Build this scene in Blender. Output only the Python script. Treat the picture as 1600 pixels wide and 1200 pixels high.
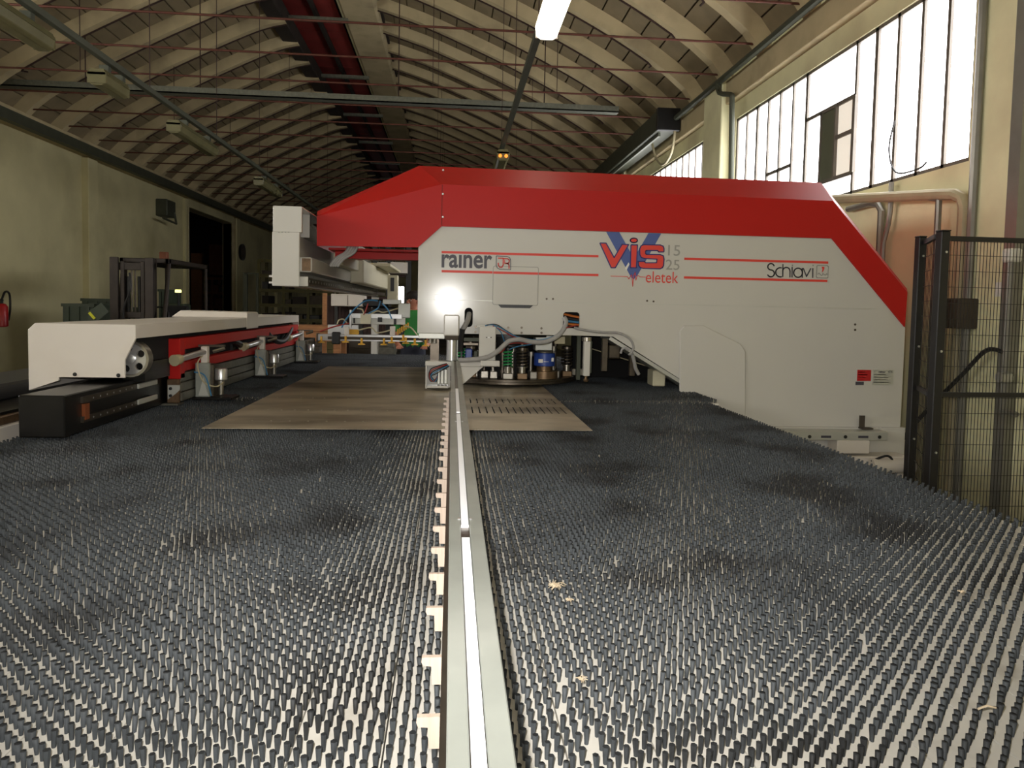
import bpy, bmesh, math, random
import numpy as np
from mathutils import Matrix, Vector

for o in list(bpy.data.objects):
    bpy.data.objects.remove(o)
random.seed(7); RNG = np.random.default_rng(7)
scene = bpy.context.scene
COL = scene.collection
pi = math.pi

# ------------------------------------------------------------------ camera
# The eye is the origin of all coordinates below; ZC is its height over the floor.
ZC = 1.5
FPX, PPX, PPY = 1120.0, 800.0, 540.0
YAW, PITCH, ROLL = 0.08472038, 0.05357378, 0.0205
FWD = Vector((math.sin(YAW)*math.cos(PITCH), math.cos(YAW)*math.cos(PITCH), -math.sin(PITCH)))
_r0 = Vector((math.cos(YAW), -math.sin(YAW), 0)); _u0 = _r0.cross(FWD)
RGT = _r0*math.cos(ROLL) + _u0*math.sin(ROLL)
UPV = -_r0*math.sin(ROLL) + _u0*math.cos(ROLL)
cd = bpy.data.cameras.new('camera'); cam = bpy.data.objects.new('camera', cd); COL.objects.link(cam)
cam.matrix_world = Matrix(((RGT.x, UPV.x, -FWD.x, 0), (RGT.y, UPV.y, -FWD.y, 0), (RGT.z, UPV.z, -FWD.z, ZC), (0, 0, 0, 1)))
cd.sensor_width = 36; cd.sensor_fit = 'HORIZONTAL'; cd.lens = FPX/1600*36
cd.shift_y = (PPY-600)/1600; cd.clip_start = 0.05; cd.clip_end = 200
scene.camera = cam

def ray(u, v): return FWD + RGT*((u-PPX)/FPX) + UPV*((PPY-v)/FPX)
def at(u, v, Y): d = ray(u, v); return d*(Y/d.y)          # point at distance Y down the hall
def atz(u, v, z): d = ray(u, v); return d*(z/d.z)         # point at height z
def atx(u, v, x): d = ray(u, v); return d*(x/d.x)         # point on a side wall

# ------------------------------------------------------------------ light and exposure
scene.view_settings.view_transform = 'Standard'; scene.view_settings.look = 'None'
scene.view_settings.gamma = 1; scene.view_settings.use_curve_mapping = False
scene.view_settings.exposure = 0.0
scene.cycles.max_bounces = 5; scene.cycles.diffuse_bounces = 4; scene.cycles.glossy_bounces = 2; scene.cycles.transmission_bounces = 2
world = bpy.data.worlds.new('overcast_sky'); scene.world = world; world.use_nodes = True
world.node_tree.nodes['Background'].inputs[0].default_value = (0.85, 0.9, 1, 1)
world.node_tree.nodes['Background'].inputs[1].default_value = 1.0
WINDOW_GLOW = 8.0      # frosted panes lit by the overcast day
TUBE_GLOW = 4.0       # fluorescent diffuser
FLASH_W = 178.0
fl = bpy.data.lights.new('camera_flash', 'SPOT'); fl.energy = FLASH_W; fl.spot_size = math.radians(112); fl.spot_blend = 1.0
fl.shadow_soft_size = 0.012; fl.color = (1, 0.98, 0.95)
flo = bpy.data.objects.new('camera_flash', fl); COL.objects.link(flo)
flo.matrix_world = cam.matrix_world.copy()
flo.location = (-0.045, 0.02, ZC+0.065)
flo.rotation_euler.rotate_axis('X', math.radians(4))
flo.scale = (1.2, 1, 1)         # a flash reflector throws a wide, low beam

# ------------------------------------------------------------------ materials
MATS = {}
def mat(name, col, rough=0.5, metal=0.0, var=0.12, scale=6.0, bump=0.0, bscale=None, emit=0.0, stain=None, stain_scale=1.2, stain_lo=0.52, stain_hi=0.7, spec=0.5, coat=0.0, stretch=None, alpha=1.0, trans=0.0):
    if name in MATS: return MATS[name]
    m = bpy.data.materials.new(name); m.use_nodes = True; MATS[name] = m
    nt = m.node_tree; N = nt.nodes; L = nt.links; b = N['Principled BSDF']
    lin = lambda c: tuple((x/12.92 if x <= 0.04045 else ((x+0.055)/1.055)**2.4) for x in c)
    c = lin([x/255 for x in col])
    tc = N.new('ShaderNodeNewGeometry'); vec = tc.outputs['Position']
    if stretch:
        mp = N.new('ShaderNodeMapping'); mp.inputs['Scale'].default_value = stretch; L.new(vec, mp.inputs[0]); vec = mp.outputs[0]
    nz = N.new('ShaderNodeTexNoise'); nz.inputs['Scale'].default_value = scale; nz.inputs['Detail'].default_value = 5; L.new(vec, nz.inputs['Vector'])
    rp = N.new('ShaderNodeValToRGB'); L.new(nz.outputs[0], rp.inputs[0])
    rp.color_ramp.elements[0].position = 0.3; rp.color_ramp.elements[1].position = 0.7
    rp.color_ramp.elements[0].color = tuple(x*(1-var) for x in c)+(1,); rp.color_ramp.elements[1].color = tuple(min(1, x*(1+var)) for x in c)+(1,)
    out = rp.outputs[0]
    if stain:
        n2 = N.new('ShaderNodeTexNoise'); n2.inputs['Scale'].default_value = stain_scale; n2.inputs['Detail'].default_value = 6; L.new(vec, n2.inputs['Vector'])
        r2 = N.new('ShaderNodeValToRGB'); r2.color_ramp.elements[0].position = stain_lo; r2.color_ramp.elements[1].position = stain_hi; L.new(n2.outputs[0], r2.inputs[0])
        mx = N.new('ShaderNodeMix'); mx.data_type = 'RGBA'; L.new(r2.outputs[0], mx.inputs[0]); L.new(out, mx.inputs[6]); mx.inputs[7].default_value = lin([x/255 for x in stain])+(1,)
        out = mx.outputs[2]
    L.new(out, b.inputs['Base Color'])
    b.inputs['Roughness'].default_value = rough; b.inputs['Metallic'].default_value = metal
    b.inputs['Specular IOR Level'].default_value = spec; b.inputs['Coat Weight'].default_value = coat
    if trans: b.inputs['Transmission Weight'].default_value = trans
    if alpha < 1: b.inputs['Alpha'].default_value = alpha
    if emit: b.inputs['Emission Color'].default_value = c+(1,); b.inputs['Emission Strength'].default_value = emit
    if bump:
        n3 = N.new('ShaderNodeTexNoise'); n3.inputs['Scale'].default_value = bscale or scale*8; n3.inputs['Detail'].default_value = 3; L.new(vec, n3.inputs['Vector'])
        bp = N.new('ShaderNodeBump'); bp.inputs['Strength'].default_value = bump; bp.inputs['Distance'].default_value = 0.01
        L.new(n3.outputs[0], bp.inputs['Height']); L.new(bp.outputs[0], b.inputs['Normal'])
    return m

M = dict(
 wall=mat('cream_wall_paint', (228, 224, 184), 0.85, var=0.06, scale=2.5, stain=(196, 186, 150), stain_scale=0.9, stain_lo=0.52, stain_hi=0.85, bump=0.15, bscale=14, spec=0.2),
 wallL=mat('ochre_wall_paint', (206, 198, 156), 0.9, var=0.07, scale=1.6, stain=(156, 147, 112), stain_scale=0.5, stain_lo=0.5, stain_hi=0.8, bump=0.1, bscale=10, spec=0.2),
 concrete=mat('warm_concrete', (186, 171, 136), 0.9, var=0.1, scale=2.0, stain=(132, 120, 98), stain_scale=1.5, stain_lo=0.5, stain_hi=0.85, bump=0.15, bscale=20, spec=0.2),
 shell=mat('vault_tile_grey', (134, 121, 96), 0.95, var=0.12, scale=3.0, bump=0.12, bscale=25, spec=0.1),
 rust=mat('rusty_steel', (92, 52, 40), 0.7, 0.4, var=0.25, scale=9),
 darkrust=mat('dark_rusty_bar', (58, 40, 36), 0.75, 0.3, var=0.25, scale=9),
 redsheet=mat('oxide_red_sheet', (128, 40, 36), 0.7, var=0.15, scale=3),
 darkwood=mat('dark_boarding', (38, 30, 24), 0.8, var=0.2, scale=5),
 galv=mat('galvanised_steel', (146, 149, 141), 0.42, 0.3, var=0.08, scale=14, stain=(160, 162, 154), stain_scale=5),
 galvpaint=mat('grey_green_trunking', (74, 77, 64), 0.55, 0.3, var=0.12, scale=5),
 tray=mat('dull_zinc_tray', (120, 122, 110), 0.5, 0.5, var=0.2, scale=20),
 white=mat('white_machine_paint', (197, 194, 187), 0.16, var=0.02, scale=2.0, bump=0.008, bscale=320, spec=0.3),
 white2=mat('white_cover_paint', (212, 204, 194), 0.4, var=0.03, scale=3.0, bump=0.008, bscale=200, stain=(200, 188, 172), stain_scale=2.5, stain_lo=.5, stain_hi=.9),
 cream=mat('cream_machine_paint', (205, 198, 170), 0.45, var=0.05, scale=4.0),
 red=mat('red_machine_paint', (178, 30, 26), 0.45, var=0.03, scale=2.0, bump=0.01, bscale=320, spec=0.2),
 redprint=mat('red_print', (216, 62, 50), 0.5, var=0.03), blueprint=mat('blue_print', (74, 92, 152), 0.5, var=0.03),
 navyprint=mat('navy_print', (50, 44, 110), 0.5, var=0.03), greyprint=mat('grey_print', (150, 148, 142), 0.5, var=0.03),
 darkprint=mat('dark_grey_print', (66, 64, 74), 0.5, var=0.03), whiteprint=mat('white_print', (222, 218, 210), 0.4, var=0.02),
 black=mat('black_paint', (22, 22, 23), 0.45, var=0.2, scale=4), cavity_dark=mat('cavity_shade', (16, 15, 14), 0.9, var=0.2),  # cavity tone: near-black in place of the shade inside hollow parts
 blackm=mat('oily_black_steel', (34, 33, 32), 0.35, 0.6, var=0.2, scale=8),
 steel=mat('machined_steel', (165, 160, 150), 0.28, 0.9, var=0.1, scale=12), dsteel=mat('dark_tool_steel', (96, 88, 78), 0.35, 0.85, var=0.2, scale=15),
 alu=mat('aluminium', (205, 205, 205), 0.3, 0.85, var=0.05, scale=12), brass=mat('oily_brown_steel', (118, 96, 72), 0.4, 0.7, var=0.2, scale=15),
 greenspring=mat('green_spring', (40, 150, 80), 0.4, var=0.1), bluelabel=mat('blue_sleeve', (40, 70, 150), 0.35, var=0.1),
 hose=mat('grey_hose', (150, 148, 146), 0.55, var=0.08, scale=30), wireblue=mat('blue_wire', (60, 120, 160), 0.5), wirered=mat('red_wire', (150, 50, 45), 0.5), wireblk=mat('black_wire', (28, 28, 30), 0.5), orange=mat('orange_wire', (200, 110, 40), 0.5),
 tuft=mat('charcoal_bristle', (64, 67.5, 70), 0.6, var=0.3, scale=38, stain=(38, 38, 38), stain_scale=3.0, stain_lo=.5, stain_hi=.66, spec=0.25),
 tip=mat('bristle_ends', (44, 45, 46), 0.95, var=0.35, scale=60, spec=0.08),
 plate=mat('off_white_table_plate', (216, 211, 200), 0.5, var=0.05, scale=5, stain=(176, 168, 154), stain_scale=9, stain_lo=.58, stain_hi=.78),
 tape=mat('white_tape', (240, 240, 242), 0.5, var=0.02), tooth=mat('pale_beige_plastic', (164, 147, 132), 0.45, var=0.12, scale=60, stretch=(4, 1, .3)),
 sheet=mat('oiled_sheet_steel', (186, 174, 152), 0.4, 0.2, var=0.08, scale=1.2, stain=(100, 90, 75), stain_scale=1.5, stain_lo=.4, stain_hi=.68, stretch=(1, 2.2, 1)),
 dimple=mat('bright_dimple', (190, 184, 172), 0.3, 0.7), pane=mat('frosted_daylight_pane', (255, 254, 255), 0.4, emit=WINDOW_GLOW, var=0.0),
 paneback=mat('added_back_glow_pane', (255, 252, 246), 0.4, emit=1.3, var=0.0), paneleft=mat('added_left_glow_pane', (255, 252, 246), 0.4, emit=12.0, var=0.0), panedim=mat('dim_cream_pane', (226, 218, 204), 0.4, emit=0.75, var=0.03), panedark=mat('green_sash_pane', (92, 96, 78), 0.5, var=0.06),  # back and left panes are added glows that brighten the hall
 wframe=mat('grey_window_frame', (112, 106, 98), 0.6, 0.2, var=0.12), diffuser=mat('lit_diffuser', (255, 250, 228), 0.4, emit=TUBE_GLOW, var=0.0),
 diffoff=mat('clear_diffuser_off', (104, 100, 70), 0.25, var=0.1, spec=0.6), lampglow=mat('orange_tube_end', (255, 140, 50), 0.4, emit=1.6, var=0.0),
 floor=mat('dusty_concrete_floor', (112, 106, 96), 0.75, var=0.15, scale=1.5, stain=(70, 66, 60), stain_scale=0.8),
 fence=mat('black_powder_coat', (26, 24, 26), 0.5, var=0.15, scale=5), pipe=mat('painted_pipe_cream', (182, 172, 140), 0.5, 0.2, var=0.1), pipegrey=mat('grey_pipe', (142, 140, 132), 0.4, 0.5, var=0.1),
 lift=mat('dark_forklift_steel', (52, 44, 38), 0.55, 0.4, var=0.25, scale=6), liftbody=mat('olive_forklift_body', (96, 104, 60), 0.5, var=0.1), tyre=mat('tyre_rubber', (26, 26, 26), 0.9),
 green=mat('dark_green_crate', (56, 66, 52), 0.6, var=0.15), yellow=mat('yellow_strip', (220, 220, 70), 0.4, var=0.02), extred=mat('extinguisher_red', (176, 30, 34), 0.35, var=0.05),
 olive=mat('olive_rack_paint', (78, 72, 32), 0.6, var=0.15), wood=mat('raw_wood', (150, 102, 62), 0.7, var=0.2, scale=8, stretch=(1, 8, 8)), brown=mat('brown_cardboard', (112, 66, 44), 0.85, var=0.12), carton=mat('grey_carton', (70, 62, 52), 0.85, var=0.2),
 skin=mat('skin', (196, 130, 104), 0.55, var=0.05), shirt=mat('green_shirt', (48, 128, 58), 0.8, var=0.08), jeans=mat('dark_trousers', (44, 48, 62), 0.85), hair=mat('dark_hair', (30, 22, 18), 0.7),
 fluff=mat('pale_fluff', (196, 178, 150), 0.95, var=0.15, scale=60), paper=mat('white_paper', (226, 224, 216), 0.8, var=0.03), suction=mat('yellow_suction_cup', (206, 156, 40), 0.5), brownplate=mat('worn_brown_steel', (104, 82, 60), 0.5, 0.5, var=0.3, scale=30),
 stackgrey=mat('grey_sheet_stack', (104, 102, 92), 0.45, 0.6, var=0.2, scale=20), orangep=mat('copper_plate', (150, 84, 50), 0.45, 0.5), plateclr=mat('rating_plate_silver', (188, 188, 180), 0.4, 0.4, var=0.05),
)

# ------------------------------------------------------------------ mesh helpers
ORG = {}
class MB:
    def __init__(s): s.v = []; s.f = []
    def add(s, vs, fs):
        n = len(s.v); s.v += [tuple(p) for p in vs]; s.f += [tuple(i+n for i in f) for f in fs]; return s
    def box(s, x0, x1, y0, y1, z0, z1):
        vs = [(x, y, z) for x in (x0, x1) for y in (y0, y1) for z in (z0, z1)]
        return s.add(vs, [(0, 1, 3, 2), (4, 6, 7, 5), (0, 4, 5, 1), (2, 3, 7, 6), (0, 2, 6, 4), (1, 5, 7, 3)])
    def hexa(s, a, b):   # two matching quads
        return s.add(list(a)+list(b), [(3, 2, 1, 0), (4, 5, 6, 7)]+[(i, (i+1) % 4, 4+(i+1) % 4, 4+i) for i in range(4)])
    def prism(s, poly, axis, a, b):
        def P(p, t):
            if axis == 'y': return (p[0], t, p[1])
            if axis == 'x': return (t, p[0], p[1])
            return (p[0], p[1], t)
        n = len(poly)
        return s.add([P(p, a) for p in poly]+[P(p, b) for p in poly], [tuple(range(n-1, -1, -1)), tuple(range(n, 2*n))]+[(i, (i+1) % n, n+(i+1) % n, n+i) for i in range(n)])
    def cyl(s, p0, p1, r0, r1=None, n=12):
        p0 = Vector(p0); p1 = Vector(p1); r1 = r0 if r1 is None else r1
        d = (p1-p0).normalized(); a = d.orthogonal().normalized(); b = d.cross(a)
        vs = [p0+(a*math.cos(2*pi*i/n)+b*math.sin(2*pi*i/n))*r0 for i in range(n)]+[p1+(a*math.cos(2*pi*i/n)+b*math.sin(2*pi*i/n))*r1 for i in range(n)]
        return s.add(vs, [tuple(range(n-1, -1, -1)), tuple(range(n, 2*n))]+[(i, (i+1) % n, n+(i+1) % n, n+i) for i in range(n)])
    def tube(s, pts, r, n=8, closed=False):
        pts = [Vector(p) for p in pts]; m = len(pts); vs = []
        a = None
        for i, p in enumerate(pts):
            t = (pts[(i+1) % m]-pts[i-1]) if closed else (pts[min(i+1, m-1)]-pts[max(i-1, 0)])
            t.normalize()
            if a is None: a = t.orthogonal().normalized()
            a = (a-t*a.dot(t)); a = a.normalized() if a.length > 1e-6 else t.orthogonal().normalized()
            b = t.cross(a)
            vs += [p+(a*math.cos(2*pi*k/n)+b*math.sin(2*pi*k/n))*r for k in range(n)]
        fs = []
        for i in range(m if closed else m-1):
            j = (i+1) % m
            fs += [(i*n+k, i*n+(k+1) % n, j*n+(k+1) % n, j*n+k) for k in range(n)]
        if not closed: fs += [tuple(range(n-1, -1, -1)), tuple((m-1)*n+k for k in range(n))]
        return s.add(vs, fs)
    def lathe(s, c, prof, n=24, axis='z'):
        def P(r, h, t):
            x, y = r*math.cos(t), r*math.sin(t)
            return {'z': (c[0]+x, c[1]+y, c[2]+h), 'y': (c[0]+x, c[1]+h, c[2]+y), 'x': (c[0]+h, c[1]+x, c[2]+y)}[axis]
        m = len(prof); vs = [P(r, h, 2*pi*i/n) for r, h in prof for i in range(n)]
        fs = [(j*n+i, j*n+(i+1) % n, (j+1)*n+(i+1) % n, (j+1)*n+i) for j in range(m-1) for i in range(n)]
        fs += [tuple(range(n-1, -1, -1)), tuple((m-1)*n+i for i in range(n))]
        return s.add(vs, fs)
    def build(s, name, m, parent=None, smooth=False, bevel=0.0, label=None, kind=None, sharp=35):
        me = bpy.data.meshes.new(name)
        o = bpy.data.objects.new(name, me); COL.objects.link(o)
        org = Vector((0, 0, 0))
        if parent is not None: org = ORG[parent]; o.parent = parent
        off = Vector((0, 0, ZC))-org
        me.from_pydata([(p[0]+off.x, p[1]+off.y, p[2]+off.z) for p in s.v], [], s.f)
        bm = bmesh.new(); bm.from_mesh(me); bmesh.ops.recalc_face_normals(bm, faces=bm.faces)
        if bevel:
            es = [e for e in bm.edges if len(e.link_faces) == 2 and e.calc_face_angle(0) > 0.6]
            try: bmesh.ops.bevel(bm, geom=es, offset=bevel, segments=1, affect='EDGES', clamp_overlap=True)
            except Exception: pass
        bm.to_mesh(me); bm.free()
        if smooth:
            me.polygons.foreach_set('use_smooth', [True]*len(me.polygons)); me.set_sharp_from_angle(angle=math.radians(sharp))
        me.materials.append(M[m] if isinstance(m, str) else m)
        ORG[o] = org
        if label: o['label'] = label
        if kind: o['kind'] = kind
        return o
def tag(o, label, cat, group=None):
    o['label'] = label; o['category'] = cat
    if group: o['group'] = group
    return o
def thing(name, label, cat, loc, group=None):
    o = bpy.data.objects.new(name, None); COL.objects.link(o); o.empty_display_size = 0.1
    o.location = (loc[0], loc[1], loc[2]+ZC); ORG[o] = Vector(o.location)
    return tag(o, label, cat, group)
def struct(name, label=None, loc=(0, 0, -1.5)):
    o = bpy.data.objects.new(name, None); COL.objects.link(o); o.empty_display_size = 0.1
    o.location = (loc[0], loc[1], loc[2]+ZC); ORG[o] = Vector(o.location); o['kind'] = 'structure'
    if label: o['label'] = label
    return o
def single(mb, name, m, label, cat, group=None, **k): return tag(mb.build(name, m, **k), label, cat, group)
def copy_to(o, dx=0, dy=0, dz=0):
    c = o.copy(); COL.objects.link(c); c.location = (o.location.x+dx, o.location.y+dy, o.location.z+dz); ORG[c] = ORG[o]; return c
def spline(pts, k=6):
    pts = [Vector(p) for p in pts]; P = [pts[0]]+pts+[pts[-1]]; out = []
    for i in range(1, len(P)-2):
        a, b, c, d = P[i-1:i+3]
        for j in range(k):
            t = j/k
            out.append(0.5*((2*b)+(c-a)*t+(2*a-5*b+4*c-d)*t*t+(3*b-a-3*c+d)*t**3))
    return out+[pts[-1]]
# ------------------------------------------------------------------ the hall
XR, XL, YB, YE = 3.95, -7.9, -3.4, 44.0
RP, RY0 = 1.217, 10.23                      # rib pitch, one rib's place
RIBS = [RY0+RP*k for k in range(-11, 28)]
floor = MB().box(XL-5, XR+.3, YB-.3, YE+.3, -1.62, -1.5).build('floor', 'floor', kind='structure')

# right wall with its window openings
ZS, ZT = 1.198, 2.713
WIN = [(5.28, 9.97), (11.05, 15.75)]
wr = struct('wall_right', 'cream painted wall with tall window bays', (XR, 5, -1.5))
mb = MB().box(XR, XR+.3, YB, YE, -1.5, ZS).box(XR, XR+.3, YB, YE, ZT, 3.9)
ys = [YB]+[y for w in WIN for y in w]+[YE]
for i in range(0, len(ys), 2): mb.box(XR, XR+.3, ys[i], ys[i+1], ZS, ZT)
mb.build('wall_face', 'wall', wr)
for a, b in [(4.2, 5.0), (10.12, 10.85), (15.95, 16.7), (21.8, 22.6), (27.6, 28.4)]:
    MB().box(XR-.16, XR+.01, a, b, -1.5, 3.36).build('pillar', 'wall', wr, bevel=.012)
MB().box(XR-.1, XR+.02, YB, YE, 2.95, 3.28).build('ring_beam', 'concrete', wr, bevel=.01)
for n, (a, b) in enumerate(WIN):
    w = struct('window_%d' % (n+1), None, (XR, a, ZS))
    fx0, fx1 = XR+.02, XR+.07
    MB().box(fx0, fx1, a, b, ZS, ZS+.035).box(fx0, fx1, a, b, ZT-.035, ZT).box(fx0, fx1, a, a+.035, ZS, ZT).box(fx0, fx1, b-.035, b, ZS, ZT).build('window_frame', 'wframe', w)
    NP = 14; pw = (b-a)/NP
    mull = None; pn = None
    special = (n == 0)
    for i in range(NP):
        y = a+i*pw
        if i:
            t = .026 if i % 4 else .036
            if special and i in (6, 7): pass
            else: MB().box(fx0, fx1, y-t*.7, y+t*.7, ZS, ZT).build('mullion', 'wframe', w)
        if special and i in (5, 6, 7): continue
        MB().box(XR+.045, XR+.055, y+.008, y+pw-.008, ZS+.02, ZT-.02).build('pane', 'pane', w)
    if special:   # the tilted vent in the middle of the near window
        y0, y1 = a+5*pw, a+8*pw; zt = 2.18; zb = ZS+.22
        MB().box(XR+.045, XR+.055, y0+.01, y1-.01, zt+.02, ZT-.02).build('pane', 'pane', w)
        MB().box(XR+.045, XR+.055, y0+.01, y1-.01, ZS+.02, zb-.01).build('pane', 'pane', w)
        MB().box(fx0, fx1, y0, y1, zt-.02, zt+.02).box(fx0, fx1, y0, y1, zb-.02, zb+.02).box(fx0-.01, fx1, y0-.02, y0+.03, zb, zt).box(fx0-.01, fx1, y0+1.02*pw, y0+1.1*pw, zb, zt).box(fx0, fx1, y0+pw*1.93, y0+pw*2.03, zb, zt).box(fx0, fx1, y0, y0+pw, zt-.36, zt-.32).build('vent_frame', 'wframe', w)
        MB().box(XR+.04, XR+.05, y0+.03, y0+pw, zb+.02, zt-.36).build('pane', 'panedim', w, label='cream pane of the vent')  # cream pane with a weaker glow
        MB().box(XR+.04, XR+.05, y0+.03, y0+pw, zt-.32, zt-.02).build('pane', 'panedim', w)
        MB().box(XR+.03, XR+.045, y0+1.1*pw, y0+1.93*pw, zb+.02, zt-.02).build('sash_panel', 'panedark', w, label='dark green open sash of the vent')  # flat dark panel stands for the opened sash
        MB().box(XR+.045, XR+.055, y0+2.03*pw, y1-.01, zb+.02, zt-.02).build('pane', 'pane', w)
        MB().box(fx0, fx1, a+9*pw, a+11*pw, 1.73, 1.77).build('transom', 'wframe', w)
        MB().tube(spline([(XR, a+2.9*pw, 1.75), (XR-.02, a+3.0*pw, 1.5), (XR-.03, a+2.6*pw, 1.27), (XR-.03, a+1.7*pw, 1.24), (XR-.02, a+1.4*pw, 1.28)]), .008, 6).build('cable', 'wireblk', w)

# left wall with the tall door opening
dy0, dy1 = atx(290, 330, XL).y, atx(362, 350, XL).y
dz = atx(290, 322, XL).z
wl = struct('wall_left', 'dim ochre painted wall with a tall doorway', (XL, 14, -1.5))
WL = [(-2.6, 2.1), (3.4, 8.1)]           # unseen windows added on the left wall to light the right side
for n, (a, b) in enumerate(WL):
    w = struct('window_%d' % (n+6), None, (XL, a, ZS))
    MB().box(XL-.07, XL-.02, a, b, ZS, ZS+.035).box(XL-.07, XL-.02, a, b, ZT-.035, ZT).build('window_frame', 'wframe', w)
    for i in range(7):
        y = a+i*(b-a)/7
        MB().box(XL-.07, XL-.02, y-.02, y+.02, ZS, ZT).build('mullion', 'wframe', w); MB().box(XL-.06, XL-.05, y+.01, y+(b-a)/7-.01, ZS+.02, ZT-.02).build('pane', 'paneleft', w)
mb = MB().box(XL-.3, XL, YB, WL[1][1], -1.5, ZS).box(XL-.3, XL, YB, WL[1][1], ZT, 3.6).box(XL-.3, XL, YB, WL[0][0], ZS, ZT).box(XL-.3, XL, WL[0][1], WL[1][0], ZS, ZT).box(XL-.3, XL, WL[1][1], dy0, -1.5, 3.6).box(XL-.3, XL, dy1, YE, -1.5, 3.6).box(XL-.3, XL, dy0, dy1, dz, 3.6)
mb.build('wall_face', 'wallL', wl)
pl = atx(128, 330, XL).y
for yy in (pl, pl-5.85, dy1+.15, dy1+6.2): MB().box(XL-.01, XL+.14, yy, yy+.42, -1.5, 3.0).build('pillar', 'wallL', wl, bevel=.012)
MB().box(XL-.01, XL+.2, YB, YE, 3.02, 3.32).build('ring_beam', 'concrete', wl, bevel=.015)
d1 = struct('door_1', 'tall open doorway with concrete frame', (XL, dy0, -1.5))
MB().box(XL-.32, XL+.08, dy0-.22, dy0, -1.5, dz+.2).build('jamb', 'wallL', d1, bevel=.01)
MB().box(XL-.32, XL+.1, dy1, dy1+.5, -1.5, dz+.2).build('jamb', 'concrete', d1, bevel=.01)
MB().box(XL-.32, XL+.08, dy0, dy1, dz-.02, dz+.25).build('lintel', 'wallL', d1, bevel=.01)
MB().tube([(XL+.1, dy0-.05, -1.5), (XL+.1, dy0-.05, dz)], .02, 6).build('door_track', 'pipe', d1)
# store room behind the doorway
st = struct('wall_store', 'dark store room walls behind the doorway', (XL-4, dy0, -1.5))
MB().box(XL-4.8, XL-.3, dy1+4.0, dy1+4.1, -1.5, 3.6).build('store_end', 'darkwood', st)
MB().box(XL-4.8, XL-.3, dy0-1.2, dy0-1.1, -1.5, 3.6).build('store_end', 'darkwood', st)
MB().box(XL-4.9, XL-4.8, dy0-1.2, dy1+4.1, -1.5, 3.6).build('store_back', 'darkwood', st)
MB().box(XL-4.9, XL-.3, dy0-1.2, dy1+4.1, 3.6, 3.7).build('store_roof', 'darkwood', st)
# end walls
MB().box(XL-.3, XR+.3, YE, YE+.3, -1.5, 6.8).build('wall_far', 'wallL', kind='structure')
wbk = struct('wall_back', 'end wall behind the camera with an added glowing band', (-2, YB, -1.5))
BX0, BX1, BZ0, BZ1 = -6.4, 2.6, .5, 2.6
MB().box(XL-.3, XR+.3, YB-.3, YB, -1.5, BZ0).box(XL-.3, XR+.3, YB-.3, YB, BZ1, 6.8).box(XL-.3, BX0, YB-.3, YB, BZ0, BZ1).box(BX1, XR+.3, YB-.3, YB, BZ0, BZ1).build('wall_face', 'wall', wbk)
w = struct('window_4', None, (-2, YB, BZ0))  # unseen glazed band added to light the machine front
MB().box(BX0, BX1, YB-.08, YB-.03, BZ0, BZ0+.04).box(BX0, BX1, YB-.08, YB-.03, BZ1-.04, BZ1).build('window_frame', 'wframe', w)
for i in range(9):
    x = BX0+i
    MB().box(x-.03, x+.03, YB-.08, YB-.03, BZ0, BZ1).build('mullion', 'wframe', w); MB().box(x+.01, x+.99, YB-.07, YB-.06, BZ0+.02, BZ1-.02).build('pane', 'paneback', w)

# ---- vaulted ceiling
PR = [(-1.73, 6.03), (-1.1, 5.85), (-.43, 5.626), (.976, 5.05), (2.25, 4.44), (3.1, 3.95), (3.636, 3.55), (3.86, 3.26)]
PL = [(-3.42, 5.62), (-3.995, 5.45), (-5.20, 4.865), (-6.23, 4.32), (-6.67, 4.065), (-7.39, 3.6), (-7.75, 3.25)]
def resample(pts, n):
    q = spline([(x, 0, z) for x, z in pts], 12); q = [(p.x, p.z) for p in q]
    L = [0]
    for a, b in zip(q, q[1:]): L.append(L[-1]+math.dist(a, b))
    out = []
    for i in range(n+1):
        t = L[-1]*i/n; k = min(len(q)-2, max(j for j in range(len(q)) if L[j] <= t+1e-9)); f = (t-L[k])/max(1e-9, L[k+1]-L[k])
        out.append((q[k][0]+(q[k+1][0]-q[k][0])*f, q[k][1]+(q[k+1][1]-q[k][1])*f))
    return out
def offset(pts, d):
    out = []
    for i, p in enumerate(pts):
        a = pts[max(0, i-1)]; b = pts[min(len(pts)-1, i+1)]; tx, tz = b[0]-a[0], b[1]-a[1]; l = math.hypot(tx, tz); nx, nz = -tz/l, tx/l
        if nz < 0: nx, nz = -nx, -nz
        out.append((p[0]+nx*d, p[1]+nz*d))
    return out
ceil = struct('ceiling', 'ribbed concrete barrel vault with red tie rods', (-2, 15, 3.5))
RD, RW = .2, .17
tile_n = 0; rest = MB()
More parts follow.
